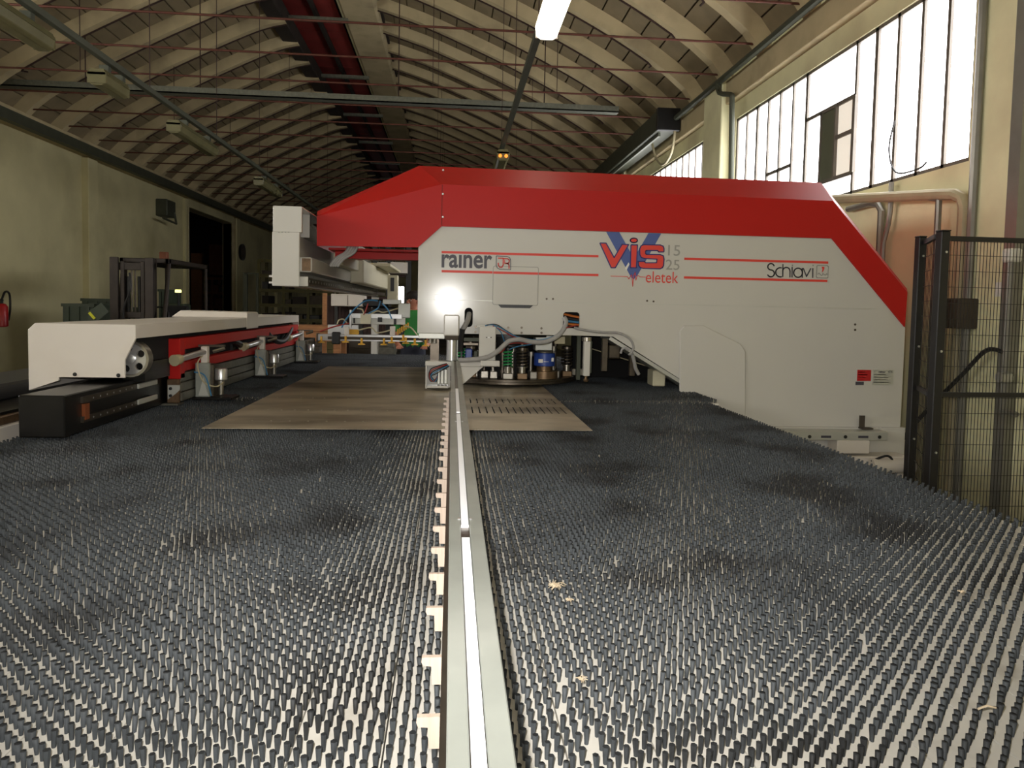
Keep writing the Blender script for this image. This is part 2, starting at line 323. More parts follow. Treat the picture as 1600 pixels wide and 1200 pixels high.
for side, prof in (('r', PR), ('l', PL)):
    bot = resample(prof, 18); top = offset(bot, RD); n = len(bot)
    # rib
    y = RIBS[0]; mb = MB(); vs = []
    for (x, z), (X, Z) in zip(bot, top): vs += [(x, y-RW/2, z), (x, y+RW/2, z), (X, y+RW/2+.05, Z), (X, y-RW/2-.05, Z)]
    fs = [(4*i+k, 4*i+(k+1) % 4, 4*i+4+(k+1) % 4, 4*i+4+k) for i in range(n-1) for k in range(4)]+[(3, 2, 1, 0), tuple(4*(n-1)+k for k in range(4))]
    rib = mb.add(vs, fs).build('rib', 'concrete', ceil)
    for yy in RIBS[1:]: copy_to(rib, dy=yy-y)
    # steel bar under the rib with a bent end
    low = offset(bot, -.012); bp = [(x, y+RW/2-.03, z) for x, z in low[:-3]]
    e = bp[-1]; sgn = 1 if side == 'r' else -1
    bp += [(e[0]+.05*sgn, y+RW/2, e[2]-.03), (e[0]+.08*sgn, y+RW/2+.22, e[2]+.02)]
    bar = MB().tube(bp, .015, 5).build('steel_bar', 'darkrust', ceil)
    for yy in RIBS[1:]: copy_to(bar, dy=yy-y)
    # closed shell behind
    back = offset(bot, RD+.07)
    b2 = offset(bot, RD+.16)
    vs = []
    for (x, z), (X, Z) in zip(back, b2): vs += [(x, YB-.3, z), (x, YE+.3, z), (X, YE+.3, Z), (X, YB-.3, Z)]
    MB().add(vs, [(4*i+k, 4*i+(k+1) % 4, 4*i+4+(k+1) % 4, 4*i+4+k) for i in range(n-1) for k in range(4)]+[(3, 2, 1, 0), tuple(4*(n-1)+k for k in range(4))]).build('vault_shell', 'shell', ceil)
    # tiles between the ribs
    t2 = offset(bot, RD+.05)
    for i in range(n-1):
        (x0, z0), (x1, z1) = top[i], top[i+1]; (X0, Z0), (X1, Z1) = t2[i], t2[i+1]
        g = .012/max(.01, math.dist(top[i], top[i+1]))
        x0b, z0b, x1b, z1b = x0+(x1-x0)*g, z0+(z1-z0)*g, x1-(x1-x0)*g, z1-(z1-z0)*g
        X0b, Z0b, X1b, Z1b = X0+(X1-X0)*g, Z0+(Z1-Z0)*g, X1-(X1-X0)*g, Z1-(Z1-Z0)*g
        def tile(m, ya): m.hexa([(x0b, ya, z0b), (x0b, ya+RP-RW, z0b), (x1b, ya+RP-RW, z1b), (x1b, ya, z1b)], [(X0b, ya, Z0b), (X0b, ya+RP-RW, Z0b), (X1b, ya+RP-RW, Z1b), (X1b, ya, Z1b)])
        ya = RIBS[8]+RW/2
        mb = MB(); tile(mb, ya); t0 = mb.build('vault_tile', 'shell', ceil); tile_n += 1
        for k in range(1, 8): copy_to(t0, dy=k*RP); tile_n += 1
        for k in list(range(-8, 0))+list(range(8, 30)): tile(rest, ya+k*RP)
rest.build('vault_tiling', 'shell', ceil, kind='stuff')
# tie rods and their hangers
rod0 = None
for i, yy in enumerate(RIBS):
    if yy < 6: continue
    if rod0 is None: rod0 = MB().tube([(-7.75, yy, 3.4), (3.84, yy, 3.4)], .014, 6).build('tie_rod', 'rust', ceil); ry = yy
    else: copy_to(rod0, dy=yy-ry)
def vz(x):
    P = PR if x > -1.73 else PL
    P = sorted(P)
    return float(np.interp(x, [p[0] for p in P], [p[1] for p in P]))
for x in (-5.6, -.35, 1.6):
    h0 = None
    for yy in RIBS[::3]:
        if yy < 9: continue
        if h0 is None: h0 = MB().tube([(x, yy, 3.4), (x, yy, vz(x))], .007, 4).build('hanger', 'darkrust', ceil); hy = yy
        else: copy_to(h0, dy=yy-hy)
# light well along the crown
MB().box(-2.34, -1.6, YB-.3, YE+.3, 5.93, 6.3).build('crown_beam', 'concrete', ceil, bevel=.05)
MB().lathe((-2.3, YB, 6.08), [(.11, 0), (.11, YE-YB)], 12, 'y').build('crown_moulding', 'wall', ceil, smooth=True)
MB().box(-3.75, -3.42, YB-.3, YE+.3, 5.64, 5.95).build('crown_edge', 'darkwood', ceil, bevel=.02)
MB().box(-3.75, -3.65, YB-.3, YE+.3, 5.9, 6.75).build('well_side', 'darkwood', ceil)
MB().box(-1.85, -1.55, YB-.3, YE+.3, 6.12, 6.78).build('well_seal', 'darkwood', ceil)  # unseen box added to seal a light gap above the crown beam
MB().box(-2.34, -2.28, YB-.3, YE+.3, 6.25, 6.75).build('well_side', 'darkwood', ceil)
MB().box(-3.75, -1.55, YB-.3, YE+.3, 6.72, 6.8).build('well_top', 'darkwood', ceil)
MB().box(-2.98, -2.91, YB, YE, 6.02, 6.3).build('purlin', 'darkwood', ceil)
for xa, xb in ((-3.54, -2.99), (-2.9, -2.48)):
    p0 = None
    for k in range(15):
        y = 7+2.45*k
        if p0 is None: p0 = MB().box(xa, xb, y, y+2.42, 6.12, 6.15).build('red_panel', 'redsheet', ceil); py = y
        else: copy_to(p0, dy=y-py)
b0 = None
for k in range(9):
    y = 15.35+3.72*k
    if b0 is None: b0 = MB().box(-3.5, -2.22, y-.05, y+.05, 5.78, 5.86).build('cross_bar', 'tray', ceil); by = y
    else: copy_to(b0, dy=y-by)

# wall runs
t = atx(0, 172, XL+.2)
single(MB().box(XL+.21, XL+.36, YB, YE, t.z-.16, t.z+.02), 'cable_trunking', 'galvpaint', 'grey-green cable trunking running along the top of the left wall', 'trunking')
for yy in np.arange(9, 42, 3.1): pass
single(MB().tube([(XR-.2, YB, 3.27), (XR-.2, 12.11, 3.27)], .045, 8), 'conduit_pipe', 'galvpaint', 'dark conduit pipe running along the top of the window wall', 'pipe', smooth=True)
dc = thing('cable_duct', 'long dark box duct along the top of the window wall', 'duct', (XR-.35, 12.2, 3.1))
MB().box(XR-.5, XR-.14, 12.2, YE, 3.08, 3.42).build('duct_body', 'galvpaint', dc, bevel=.01)
MB().box(XR-.52, XR-.12, 12.12, 12.22, 3.06, 3.44).build('end_cap', 'black', dc, bevel=.01)
MB().box(XR-.42, XR-.38, 12.4, 30, 3.02, 3.08).build('drip_rail', 'tray', dc)
MB().tube(spline([(XR-.2, 12.15, 3.1), (XR-.2, 12.3, 2.75), (XR-.22, 12.7, 2.6), (XR-.25, 13.1, 2.8), (XR-.3, 13.2, 3.08)]), .022, 6).build('cable_loop', 'pipe', dc, smooth=True)
ct = thing('cable_tray', 'zinc cable tray crossing the hall below the vault', 'cable tray', (-2.5, 13, 3.6))
MB().box(-7.75, 2.95, 12.95, 13.15, 3.55, 3.57).box(-7.75, 2.95, 12.95, 12.965, 3.55, 3.66).box(-7.75, 2.95, 13.135, 13.15, 3.55, 3.66).build('tray_body', 'tray', ct)
for x in (-6.3, -4.4, -1.0, 1.6): MB().tube([(x, 13.05, 3.6), (x, 13.05, vz(x)+.25)], .01, 5).build('hanger_rod', 'darkrust', ct)
MB().tube([(-7.72, 13.05, 3.55), (-7.74, 13.05, 3.1)], .02, 6).build('drop_pipe', 'galvpaint', ct)

# light lines
def light_line(x, z, y0, y1, label):
    t = thing('lighting_track', label, 'lighting track', (x, y0, z))
    MB().box(x-.03, x+.03, y0, y1, z-.03, z+.03).build('track_rail', 'galvpaint', t)
    for yy in RIBS[4::2]:
        if y0 < yy < y1: MB().tube([(x, yy, z), (x, yy, vz(x))], .006, 4).build('hanger_wire', 'darkrust', t)
    return t
light_line(.74, 2.48, -3.2, 12.6, 'thin dark lighting track above the punching machine')
light_line(-3.62, 2.48, -3.2, 34, 'long grey-green lighting track over the left half of the hall')
def fixture(x, z, y0, L, lit, label, ends='galv', glow=False):
    t = thing('strip_light', label, 'strip light', (x, y0, z), 'fluorescent strip lights under the vault')
    MB().prism([(x-.07, z+.09), (x+.07, z+.09), (x+.1, z+.03), (x-.1, z+.03)], 'y', y0, y0+L).build('housing', 'diffoff' if not lit else 'white2', t)
    MB().prism([(x-.1, z+.03), (x+.1, z+.03), (x+.085, z-.05), (x+.05, z-.075), (x-.05, z-.075), (x-.085, z-.05)], 'y', y0+.015, y0+L-.015).build('diffuser', 'diffuser' if lit else 'diffoff', t, bevel=.006)
    for yy in (y0, y0+L-.02): MB().box(x-.095, x+.095, yy, yy+.02, z-.06, z+.06).build('end_cap', 'white2' if lit else 'diffoff', t, bevel=.005)
    if abs(x+3.72) < .01: [MB().box(x-.02, x+.075, yq, yq+.06, z+.09, z+.16).build('mount_bracket', 'galvpaint', t) for yq in (y0+L*.18, y0+L*.78)]
    else: MB().box(x-.03, x+.03, y0+.3, y0+L-.3, z+.09, z+.12).build('mount_bracket', 'galvpaint', t)
    if glow:
        for dx in (-.045, .045):
            for yy in (y0-.004, ): MB().cyl((x+dx, yy-.01, z-.01), (x+dx, yy+.012, z-.01), .026, n=10).build('tube_end', 'lampglow', t)
    return t
fixture(.76, 2.33, 4.55, 1.6, True, 'lit fluorescent strip light at the top edge of the photograph')
fixture(.76, 2.33, 1.0, 1.6, True, 'added lit strip light above the brush table, out of view')  # unseen lamp added to light the machine front and the brushes
fixture(.74, 2.3, 11.0, 1.5, False, 'unlit strip light with orange glowing tube ends above the machine', glow=True)
for (y0, L), lab in zip(((5.4, 1.58), (7.93, .56), (10.0, 1.55), (14.2, 1.55)), ['big pale unlit strip light at the upper left corner', 'short unlit strip light, second along the left track', 'third unlit strip light along the left track, over the doorway side', 'farthest unlit strip light along the left track, above the white beam end']):
    fixture(-3.72, 2.3, y0, L, False, lab)

# pipes on the right wall
def pxw(u, v, x): return atx(u, v, x)
single(MB().tube(spline([pxw(1122, 128, 3.74), pxw(1124, 145, 3.74), pxw(1142, 148, 3.74), pxw(1144, 152, 3.74)], 3)+[pxw(1143, 236, 3.74), pxw(1142, 330, 3.74)], .035, 8), 'down_pipe', 'galvpaint', 'thin grey downpipe on the pillar between the two windows', 'pipe', smooth=True)
p = [pxw(1290, 312, 3.8), pxw(1400, 307, 3.8), pxw(1470, 304, 3.8), pxw(1492, 304, 3.8), pxw(1504, 310, 3.8), pxw(1507, 324, 3.8)]
single(MB().tube(p+[(3.8, p[-1].y, -1.45)], .045, 10), 'cream_pipe', 'pipe', 'thick cream pipe bending down the wall right of the red cover', 'pipe', smooth=True)
p = [pxw(1325, 327, 3.9), pxw(1360, 318, 3.9), pxw(1372, 320, 3.9), pxw(1377, 330, 3.9)]
single(MB().tube(p+[(3.9, p[-1].y, -1.45)], .03, 8), 'bent_pipe', 'pipegrey', 'thin grey pipe bending down beside the red cover end', 'pipe', smooth=True)
p = [pxw(1393, 285, 3.88), pxw(1391, 330, 3.88), pxw(1388, 350, 3.88), pxw(1380, 380, 3.88)]
single(MB().tube(p+[(3.88, p[-1].y, -1.45)], .022, 8), 'wall_conduit', 'pipegrey', 'slim kinked conduit dropping from the window sill', 'pipe', smooth=True)
p = [pxw(1467, 311, 3.8), pxw(1466, 330, 3.8)]
single(MB().tube([pxw(1440, 308, 3.8), pxw(1462, 310, 3.8)]+p+[(3.8, p[-1].y, -1.45)], .024, 8), 'wall_conduit', 'pipegrey', 'thin conduit dropping from the cream pipe behind the fence', 'pipe', smooth=True)
p = pxw(1526, 200, 3.76)
single(MB().tube([(3.76, p.y, -1.45), (3.76, p.y, 3.3)], .03, 8), 'rain_pipe', 'pipegrey', 'tall grey vertical pipe at the near end of the big window', 'pipe', smooth=True)
p = pxw(1592, 200, 3.74)
single(MB().box(3.72, 3.8, p.y-.05, p.y+.05, -1.45, 3.3), 'cable_cover', 'pipegrey', 'grey vertical cable cover at the right edge', 'cable cover')
vp = thing('valve_pipe', 'grey vertical air pipe with a white valve behind the fence', 'pipe', pxw(1570, 640, 3.75))
a = pxw(1580, 405, 3.72); b = pxw(1570, 640, 3.72)
MB().tube([a, (3.72, a.y, b.z), (3.72, a.y-.12, b.z-.02)], .02, 8).build('pipe_run', 'pipegrey', vp, smooth=True)
MB().box(3.68, 3.77, a.y-.04, a.y+.04, a.z-.02, a.z+.07).build('valve_head', 'paper', vp, bevel=.01)
c = pxw(1569, 590, 3.7)
MB().cyl((3.66, c.y, c.z), (3.74, c.y, c.z), .035, n=12).build('valve_knob', 'alu', vp)
g = pxw(1572, 552, 3.72)
MB().tube(spline([(3.72, a.y, g.z), (3.7, a.y+.15, g.z+.01), (3.68, a.y+.35, g.z-.18), (3.6, a.y+.75, g.z-.62), (3.5, a.y+1.0, g.z-1.05)]), .016, 6).build('air_hose', 'wireblk', vp, smooth=True)
q = pxw(1500, 492, 3.72)
single(MB().box(3.64, 3.8, q.y-.09, q.y+.09, q.z-.1, q.z+.12), 'switch_box', 'carton', 'dark square switch box on the wall behind the fence', 'switch box', bevel=.008)
q = pxw(1568, 452, 3.79)
single(MB().box(3.785, 3.795, q.y-.07, q.y+.07, q.z-.05, q.z+.05), 'wall_notice', 'paper', 'small white paper notice on the pillar behind the fence', 'notice')
# ------------------------------------------------------------------ brush table
ZBT = -.55                                  # bristle tops
TX0, TX1, TY0, TY1 = -1.72, 1.563, .45, 4.23
def brush_table(name, label, x0, x1, y0, y1, ztop, plate_w, near):
    t = thing(name, label, 'brush table', ((x0+x1)/2, (y0+y1)/2, -1.5))
    zp = ztop-.023
    n = max(1, round((x1-x0)/plate_w)); w = (x1-x0)/n
    p0 = MB().box(x0+.0012, x0+w-.0012, y0, y1, zp-.012, zp).build('table_plate', 'plate', t)
    for i in range(1, n): copy_to(p0, dx=i*w)
    MB().box(x0, x1, y0, y1, zp-.05, zp-.0125).build('table_bed', 'black', t)
    MB().box(x0+.01, x1-.01, y0+.01, y0+.06, zp-.2, zp-.05).box(x0+.01, x1-.01, y1-.06, y1-.01, zp-.2, zp-.05).box(x0+.01, x0+.06, y0+.06, y1-.06, zp-.2, zp-.05).box(x1-.06, x1-.01, y0+.06, y1-.06, zp-.2, zp-.05).build('table_frame', 'white2', t)
    for x in (x0+.05, x1-.13):
        for y in (y0+.05, y1-.13): MB().box(x, x+.08, y, y+.08, -1.5, zp-.2).build('leg', 'white2', t)
    # bristle tufts on a staggered 28 mm lattice
    a = .0285
    gx = np.arange(x0+.012, x1-.008, a); gy = np.arange(y0+.012, y1-.008, a)
    P = np.concatenate([np.stack(np.meshgrid(gx, gy), -1).reshape(-1, 2), np.stack(np.meshgrid(gx+a/2, gy+a/2), -1).reshape(-1, 2)])
    P = P[(P[:, 0] < x1-.005) & (P[:, 1] < y1-.005)]
    P += RNG.normal(0, .0007, P.shape)
    N = len(P); drop = RNG.random(N) < .004; P = P[~drop]; N = len(P)
    H = (.0225+RNG.normal(0, .0008, N)); R0 = .0028+RNG.normal(0, .0002, N); R1 = .0038+np.abs(RNG.normal(0, .0004, N))
    worn = (np.sin(P[:, 0]*5+1)*np.sin(P[:, 1]*4.3)+RNG.normal(0, .35, N)) > .75
    R1 = np.where(worn, R1*1.2, R1)
    lean = RNG.normal(0, .0012, (N, 2)); lean[:, 0] += .0008*np.sin(P[:, 1]*9)
    K = 6
    def rings(idx, k):
        th = np.arange(k)*2*pi/k; c, s = np.cos(th), np.sin(th)
        px, py = P[idx, 0][:, None], P[idx, 1][:, None]
        lo = np.stack([px+R0[idx][:, None]*c, py+R0[idx][:, None]*s, np.full((len(idx), k), zp)], -1)
        hi = np.stack([px+lean[idx, :1]+R1[idx][:, None]*c, py+lean[idx, 1:]+R1[idx][:, None]*s, np.repeat((zp+H[idx])[:, None], k, 1)], -1)
        return np.concatenate([lo, hi], 1)
    def field(idx, k, nm):
        V = rings(idx, k)+np.array([0, 0, ZC])-np.array(ORG[t]); m = len(idx)
        me = bpy.data.meshes.new(nm)
        base = (np.arange(m)*2*k)[:, None, None]
        i = np.arange(k); j = (i+1) % k
        q = (np.stack([i, j, j+k, i+k], -1)[None]+base).reshape(-1)
        cap = (np.arange(k, 2*k)[None]+base[:, :, 0]).reshape(-1)
        me.vertices.add(m*2*k); me.vertices.foreach_set('co', V.reshape(-1).astype(np.float32))
        loops = np.concatenate([q, cap]).astype(np.int32); me.loops.add(len(loops)); me.loops.foreach_set('vertex_index', loops)
        starts = np.concatenate([np.arange(m*k)*4, m*k*4+np.arange(m)*k]).astype(np.int32)
        me.polygons.add(len(starts)); me.polygons.foreach_set('loop_start', starts)
        me.update(calc_edges=True); me.validate()
        me.materials.append(M['tuft']); me.materials.append(M['tip'])
        mi = np.zeros(len(me.polygons), np.int32); mi[m*k:] = 1; me.polygons.foreach_set('material_index', mi)
        o = bpy.data.objects.new(nm, me); COL.objects.link(o); o.parent = t; ORG[o] = ORG[t]
        return o
    far = P[:, 1]
    if near:
        # the tufts that show largest: nearest ones inside the view
        u = np.abs(P[:, 0]-.06) < .62*P[:, 1]
        cand = np.where(u & (P[:, 1] > .84))[0]
        pick = cand[np.argsort(P[cand, 1])[:300]]
        th = np.arange(K)*2*pi/K
        proto = []
        for v in range(6):
            mb = MB(); r0, r1, h = .0028, .0038+.0002*v, .0222+.0004*(v % 3); lx, ly = random.gauss(0, .0013), random.gauss(0, .0013)
            mb.add([(r0*math.cos(q), r0*math.sin(q), 0) for q in th]+[(lx+r1*math.cos(q), ly+r1*math.sin(q), h) for q in th], [tuple(range(K, 2*K))]+[(i, (i+1) % K, K+(i+1) % K, K+i) for i in range(K)])
            me = bpy.data.meshes.new('bristle_tuft'); me.from_pydata(mb.v, [], mb.f); me.materials.append(M['tuft']); me.materials.append(M['tip']); me.polygons[0].material_index = 1; proto.append(me)
        for i in pick:
            o = bpy.data.objects.new('bristle_tuft', proto[i % 6]); COL.objects.link(o); o.parent = t; ORG[o] = ORG[t]
            o.location = Vector((P[i, 0], P[i, 1], zp+ZC))-ORG[t]; o.rotation_euler.z = random.random()*6
        msk = np.ones(N, bool); msk[pick] = False
    else: msk = np.ones(N, bool)
    A = np.where(msk & (far < 2.3))[0]; B = np.where(msk & (far >= 2.3))[0]
    if len(A): field(A, 6, 'bristle_field')['kind'] = 'stuff'
    if len(B): field(B, 5, 'bristle_field')['kind'] = 'stuff'
    return t
brush_table('brush_table', 'large black bristle brush table with off-white plates in the foreground', TX0, TX1, TY0, TY1, ZBT, .1173, True)
brush_table('brush_table', 'smaller brush table reaching under the punching machine', TX0, 1.65, 4.27, 8.0, ZBT+.006, .24, False)

# ------------------------------------------------------------------ metal sheet on the brushes
SX0, SX1, SY0, SY1 = -1.055, .634, 3.13, 6.3
sh = thing('metal_sheet', 'brown-grey steel sheet with punched slots lying on the brushes', 'metal sheet', (-.2, 4.7, ZBT+.008))
bm = bmesh.new()
def loop(pts):
    vs = [bm.verts.new((x, y, 0)) for x, y in pts]
    for a, b in zip(vs, vs[1:]+vs[:1]): bm.edges.new((a, b))
loop([(SX0, SY0), (SX1, SY0), (SX1, SY1), (SX0, SY1)])
slots = []
for ya, yb in ((3.62, 3.86), (4.0, 4.2)):
    for k in range(15):
        x = .075+k*.037
        if x < SX1-.02: slots.append((x, ya, yb))
for x, ya, yb in slots: loop([(x, ya), (x+.007, ya), (x+.007, yb), (x, yb)])
bmesh.ops.triangle_fill(bm, edges=bm.edges[:], use_beauty=True)
r = bmesh.ops.extrude_face_region(bm, geom=bm.faces[:])
bmesh.ops.translate(bm, verts=[v for v in r['geom'] if isinstance(v, bmesh.types.BMVert)], vec=(0, 0, -.002))
bmesh.ops.recalc_face_normals(bm, faces=bm.faces)
tris = [[tuple(v.co) for v in f.verts] for f in bm.faces]; bm.free()
mb = MB(); zs = ZBT+.0085
for tcs in tris: mb.add([(x, y, z+zs) for x, y, z in tcs], [tuple(range(len(tcs)))])
mb.build('sheet_plate', 'sheet', sh)
mb = MB()
for yy, xs in ((3.33, np.arange(-.98, .0, .083)), (3.68, np.arange(-.98, .0, .066)), (4.15, np.arange(-.98, .04, .066)), (4.6, np.arange(-.7, .05, .066)), (5.0, np.arange(-.4, .05, .066)), (3.93, np.arange(.07, .6, .035)), (4.28, np.arange(.07, .58, .05)), (4.42, np.arange(.07, .58, .05)), (4.58, np.arange(.07, .55, .05))):
    for x in xs: mb.cyl((x, yy, zs), (x, yy, zs+.002), .0055, .003, 6)
mb.build('punch_marks', 'dimple', sh, kind='stuff')

# ------------------------------------------------------------------ guide rail over the table
ZR = -.34
rx0, rx1 = atz(697, 1200, ZR).x, atz(808, 1200, ZR).x
gr = thing('guide_rail', 'long galvanised guide rail with white tape stripe down the middle of the table', 'guide rail', ((rx0+rx1)/2, .3, ZBT))
w = rx1-rx0
MB().box(rx0, rx0+w*.34, .15, 4.45, ZR-.04, ZR).build('rail_strip', 'galv', gr, bevel=.0012)
MB().box(rx0+w*.60, rx1, .15, 4.45, ZR-.04, ZR).build('rail_strip', 'galv', gr, bevel=.0012)
MB().box(rx0+w*.34, rx0+w*.60, .15, 4.45, ZR-.04, ZR-.004).build('rail_groove', 'dsteel', gr)
for y0, y1 in ((.15, 1.04), (1.1, 2.25), (2.3, 2.95)): MB().box(rx0+w*.36, rx0+w*.58, y0, y1, ZR-.004, ZR+.0004).build('white_tape', 'tape', gr)
for y in (1.13, 2.1): MB().cyl((rx0+w*.3, y, ZR-.002), (rx0+w*.3, y, ZR+.002), .0025, n=8).cyl((rx0+w*.66, y, ZR-.002), (rx0+w*.66, y, ZR+.002), .0025, n=8).build('rivet', 'alu', gr)
MB().box(rx0-.03, rx1+.03, .2, .3, ZBT-.06, ZR-.04).build('rail_foot', 'galv', gr)
yt = [1.702, 2.0, 2.338, 2.64, 2.93, 3.218, 3.52, 3.797, 4.10, 4.41, 4.73, 5.0, 5.26, 5.5, 5.8, 6.1, 6.4, 6.7, 7.0, 7.4, 7.8]
T = .375
MB().box(rx0-.006, rx0+.002, .5, 3.1, ZR-.068, ZR-.03).build('tooth_bar', 'dsteel', gr)
t0 = None
for k, q in enumerate([1.40]+yt):
    y = q*T
    if t0 is None:
        t0 = MB().prism([(rx0-.027, -T), (rx0-.002, -T), (rx0-.002, -T-.030), (rx0-.016, -T-.030), (rx0-.017, -T-.010), (rx0-.026, -T-.009), (rx0-.0275, -T-.005)], 'y', y, y+.006).build('rail_tooth', 'tooth', gr); ty = y
    else: copy_to(t0, dy=y-ty)

# ------------------------------------------------------------------ punching machine
YF = 4.72
def fp(u, v, Y=YF): p = at(u, v, Y); return (p.x, p.z)
pm = thing('punching_machine', 'big white punching machine with a red top cover and lettering', 'punching machine', (1.4, 5.6, -1.5))
xl = fp(653, 450)[0]; xr = fp(1410, 600)[0]
# front plate with holes
def rounded(x0, z0, x1, z1, r, n=4):
    out = []
    for cx, cz, a in ((x1-r, z1-r, 0), (x0+r, z1-r, 90), (x0+r, z0+r, 180), (x1-r, z0+r, 270)):
        for i in range(n+1): t = math.radians(a+90*i/n); out.append((cx+r*math.cos(t), cz+r*math.sin(t)))
    return out
zb = fp(800, 523)[1]
seam = fp(1000, 475)[1]
outer = [(xl, fp(653, 386)[1]), (xl, zb), fp(905, 524), fp(958, 526), fp(1094, 612), (fp(1094, 612)[0]+.012, -.62), (fp(1094, 612)[0]+.012, -1.42), (xr, -1.42), (xr, fp(1414, 512)[1]), fp(1300, 372), fp(690, 353)]
a0, a1 = fp(725.5, 511), fp(739, 481); h1 = rounded(a0[0], a0[1], a1[0], a1[1], (a1[0]-a0[0])*.49, 6)
a0, a1 = fp(879.5, 512.5), fp(906, 488); h2 = rounded(a0[0], a0[1], a1[0], a1[1], .02, 4)
def plate_holes(outline, holes, y0, y1):
    bm = bmesh.new()
    for pts in [outline]+holes:
        vs = [bm.verts.new((p[0], y0, p[1])) for p in pts]
        for a, b in zip(vs, vs[1:]+vs[:1]): bm.edges.new((a, b))
    bmesh.ops.triangle_fill(bm, edges=bm.edges[:], use_beauty=True)
    r = bmesh.ops.extrude_face_region(bm, geom=bm.faces[:])
    bmesh.ops.translate(bm, verts=[v for v in r['geom'] if isinstance(v, bmesh.types.BMVert)], vec=(0, y1-y0, 0))
    mb = MB()
    for f in bm.faces: mb.add([tuple(v.co) for v in f.verts], [tuple(range(len(f.verts)))])
    bm.free(); return mb
plate_holes(outer, [h1, h2], YF, YF+.02).build('front_panel', 'white', pm)
# body behind: two side plates, dark core
core = [(xl+.03, .36), (xl+.03, zb+.03), fp(955, 521), fp(1094, 605), (fp(1094, 612)[0]+.06, -.62), (fp(1094, 612)[0]+.06, -1.5), (xr-.02, -1.5), (xr-.02, -.1), (2.5, .5), (0, .5)]
MB().prism(core, 'y', YF+.12, YF+1.8).build('inner_frame', 'cavity_dark', pm)
MB().prism(outer, 'y', YF+1.8, YF+1.85).build('rear_panel', 'white', pm)
MB().box(xl, xl+.02, YF+.02, YF+1.8, zb, .38).build('end_panel', 'white', pm)
MB().box(xr-.02, xr, YF+.02, YF+1.8, -1.42, -.1).build('end_panel', 'white', pm)
MB().box(xl+.05, fp(1094, 612)[0], YF+.02, YF+.1, zb+.001, zb+.012).build('lower_lip', 'cream', pm)
A = Vector((fp(955, 526)[0], 0, fp(955, 526)[1])); B = Vector((fp(1094, 612)[0], 0, fp(1094, 612)[1])); nn = Vector((-.5, 0, -.86))
MB().hexa([(A.x, YF+.015, A.z), (B.x, YF+.015, B.z), (B.x-.012, YF+.015, B.z-.02), (A.x-.012, YF+.015, A.z-.02)], [(A.x, YF+.3, A.z), (B.x, YF+.3, B.z), (B.x-.012, YF+.3, B.z-.02), (A.x-.012, YF+.3, A.z-.02)]).build('throat_lip', 'plateclr', pm)
MB().box(fp(1084, 600)[0], fp(1094, 600)[0], YF-.01, YF+.05, -.56, -.47).build('throat_corner', 'plateclr', pm, bevel=.006)
MB().box(fp(1030, 600)[0], fp(1050, 600)[0], YF+.15, YF+.3, -.53, -.42).build('throat_bracket', 'cream', pm, bevel=.006)
MB().tube([at(925, 545, YF+.35), at(1030, 578, YF+.35)], .004, 6).build('throat_pipe', 'pipe', pm)
MB().box(fp(944, 560)[0], fp(952, 560)[0], YF+.06, YF+.1, -.42, -.2).build('throat_bracket', 'dsteel', pm)
MB().box(fp(988, 560)[0], fp(996, 560)[0], YF+.06, YF+.1, -.45, -.3).build('throat_bracket', 'dsteel', pm)
MB().box(fp(955, 560)[0], fp(975, 560)[0], YF+.1, YF+.13, -.34, -.24).build('throat_box', 'dsteel', pm, bevel=.01)
MB().box(.93, 1.78, YF+.75, YF+.8, -.53, -.15).build('throat_dark_sheet', 'cavity_dark', pm)  # added dark sheet; its colour stands for the shade under the beam
# panels and seams
MB().box(xl+.0, xr-.22, YF-.0015, YF+.001, seam-.0018, seam+.0018).build('panel_seam', 'plateclr', pm)
a, b = fp(770, 475.5), fp(841, 418)
MB().prism(rounded(a[0]-.004, a[1]-.004, b[0]+.004, b[1]+.004, .012, 2), 'y', YF-.001, YF+.001).build('hatch_gap', 'greyprint', pm)
hp = MB().prism(rounded(a[0], a[1], b[0], b[1], .01, 2), 'y', YF-.004, YF+.001).build('hatch', 'white', pm, bevel=.001)
a, b = fp(777, 480.6), fp(834, 476)
MB().prism([(a[0]+.025, a[1]), (b[0]-.025, a[1]), (b[0], b[1]), (a[0], b[1])], 'y', YF-.003, YF+.001).build('hatch_slot', 'black', pm)
a, b = fp(678, 469), fp(692, 460.5); MB().prism(rounded(a[0], a[1], b[0], b[1], .006, 2), 'y', YF-.003, YF+.001).build('latch', 'white', pm, bevel=.001)
pan = [fp(1061, 690), fp(1061, 517), fp(1068, 508.5), fp(1098, 508), fp(1156, 537), fp(1164, 549), fp(1164, 690)]
MB().prism(pan, 'y', YF-.014, YF+.001).build('side_door', 'white', pm, bevel=.006)
mb = MB()
for u, v in ((854, 467), (864, 467), (1011, 470), (1021, 471), (743, 511), (743, 518.5), (794, 512), (815, 512), (846, 513), (794, 520), (815, 520), (846, 520), (1336, 507), (1336, 515.5), (772.5, 473.5)):
    x, z = fp(u, v)
    s0 = MB().cyl((x, YF-.003, z), (x, YF+.002, z), .007 if u > 740 and v < 500 else .008, n=8); s0.build('screw', 'dsteel', pm)
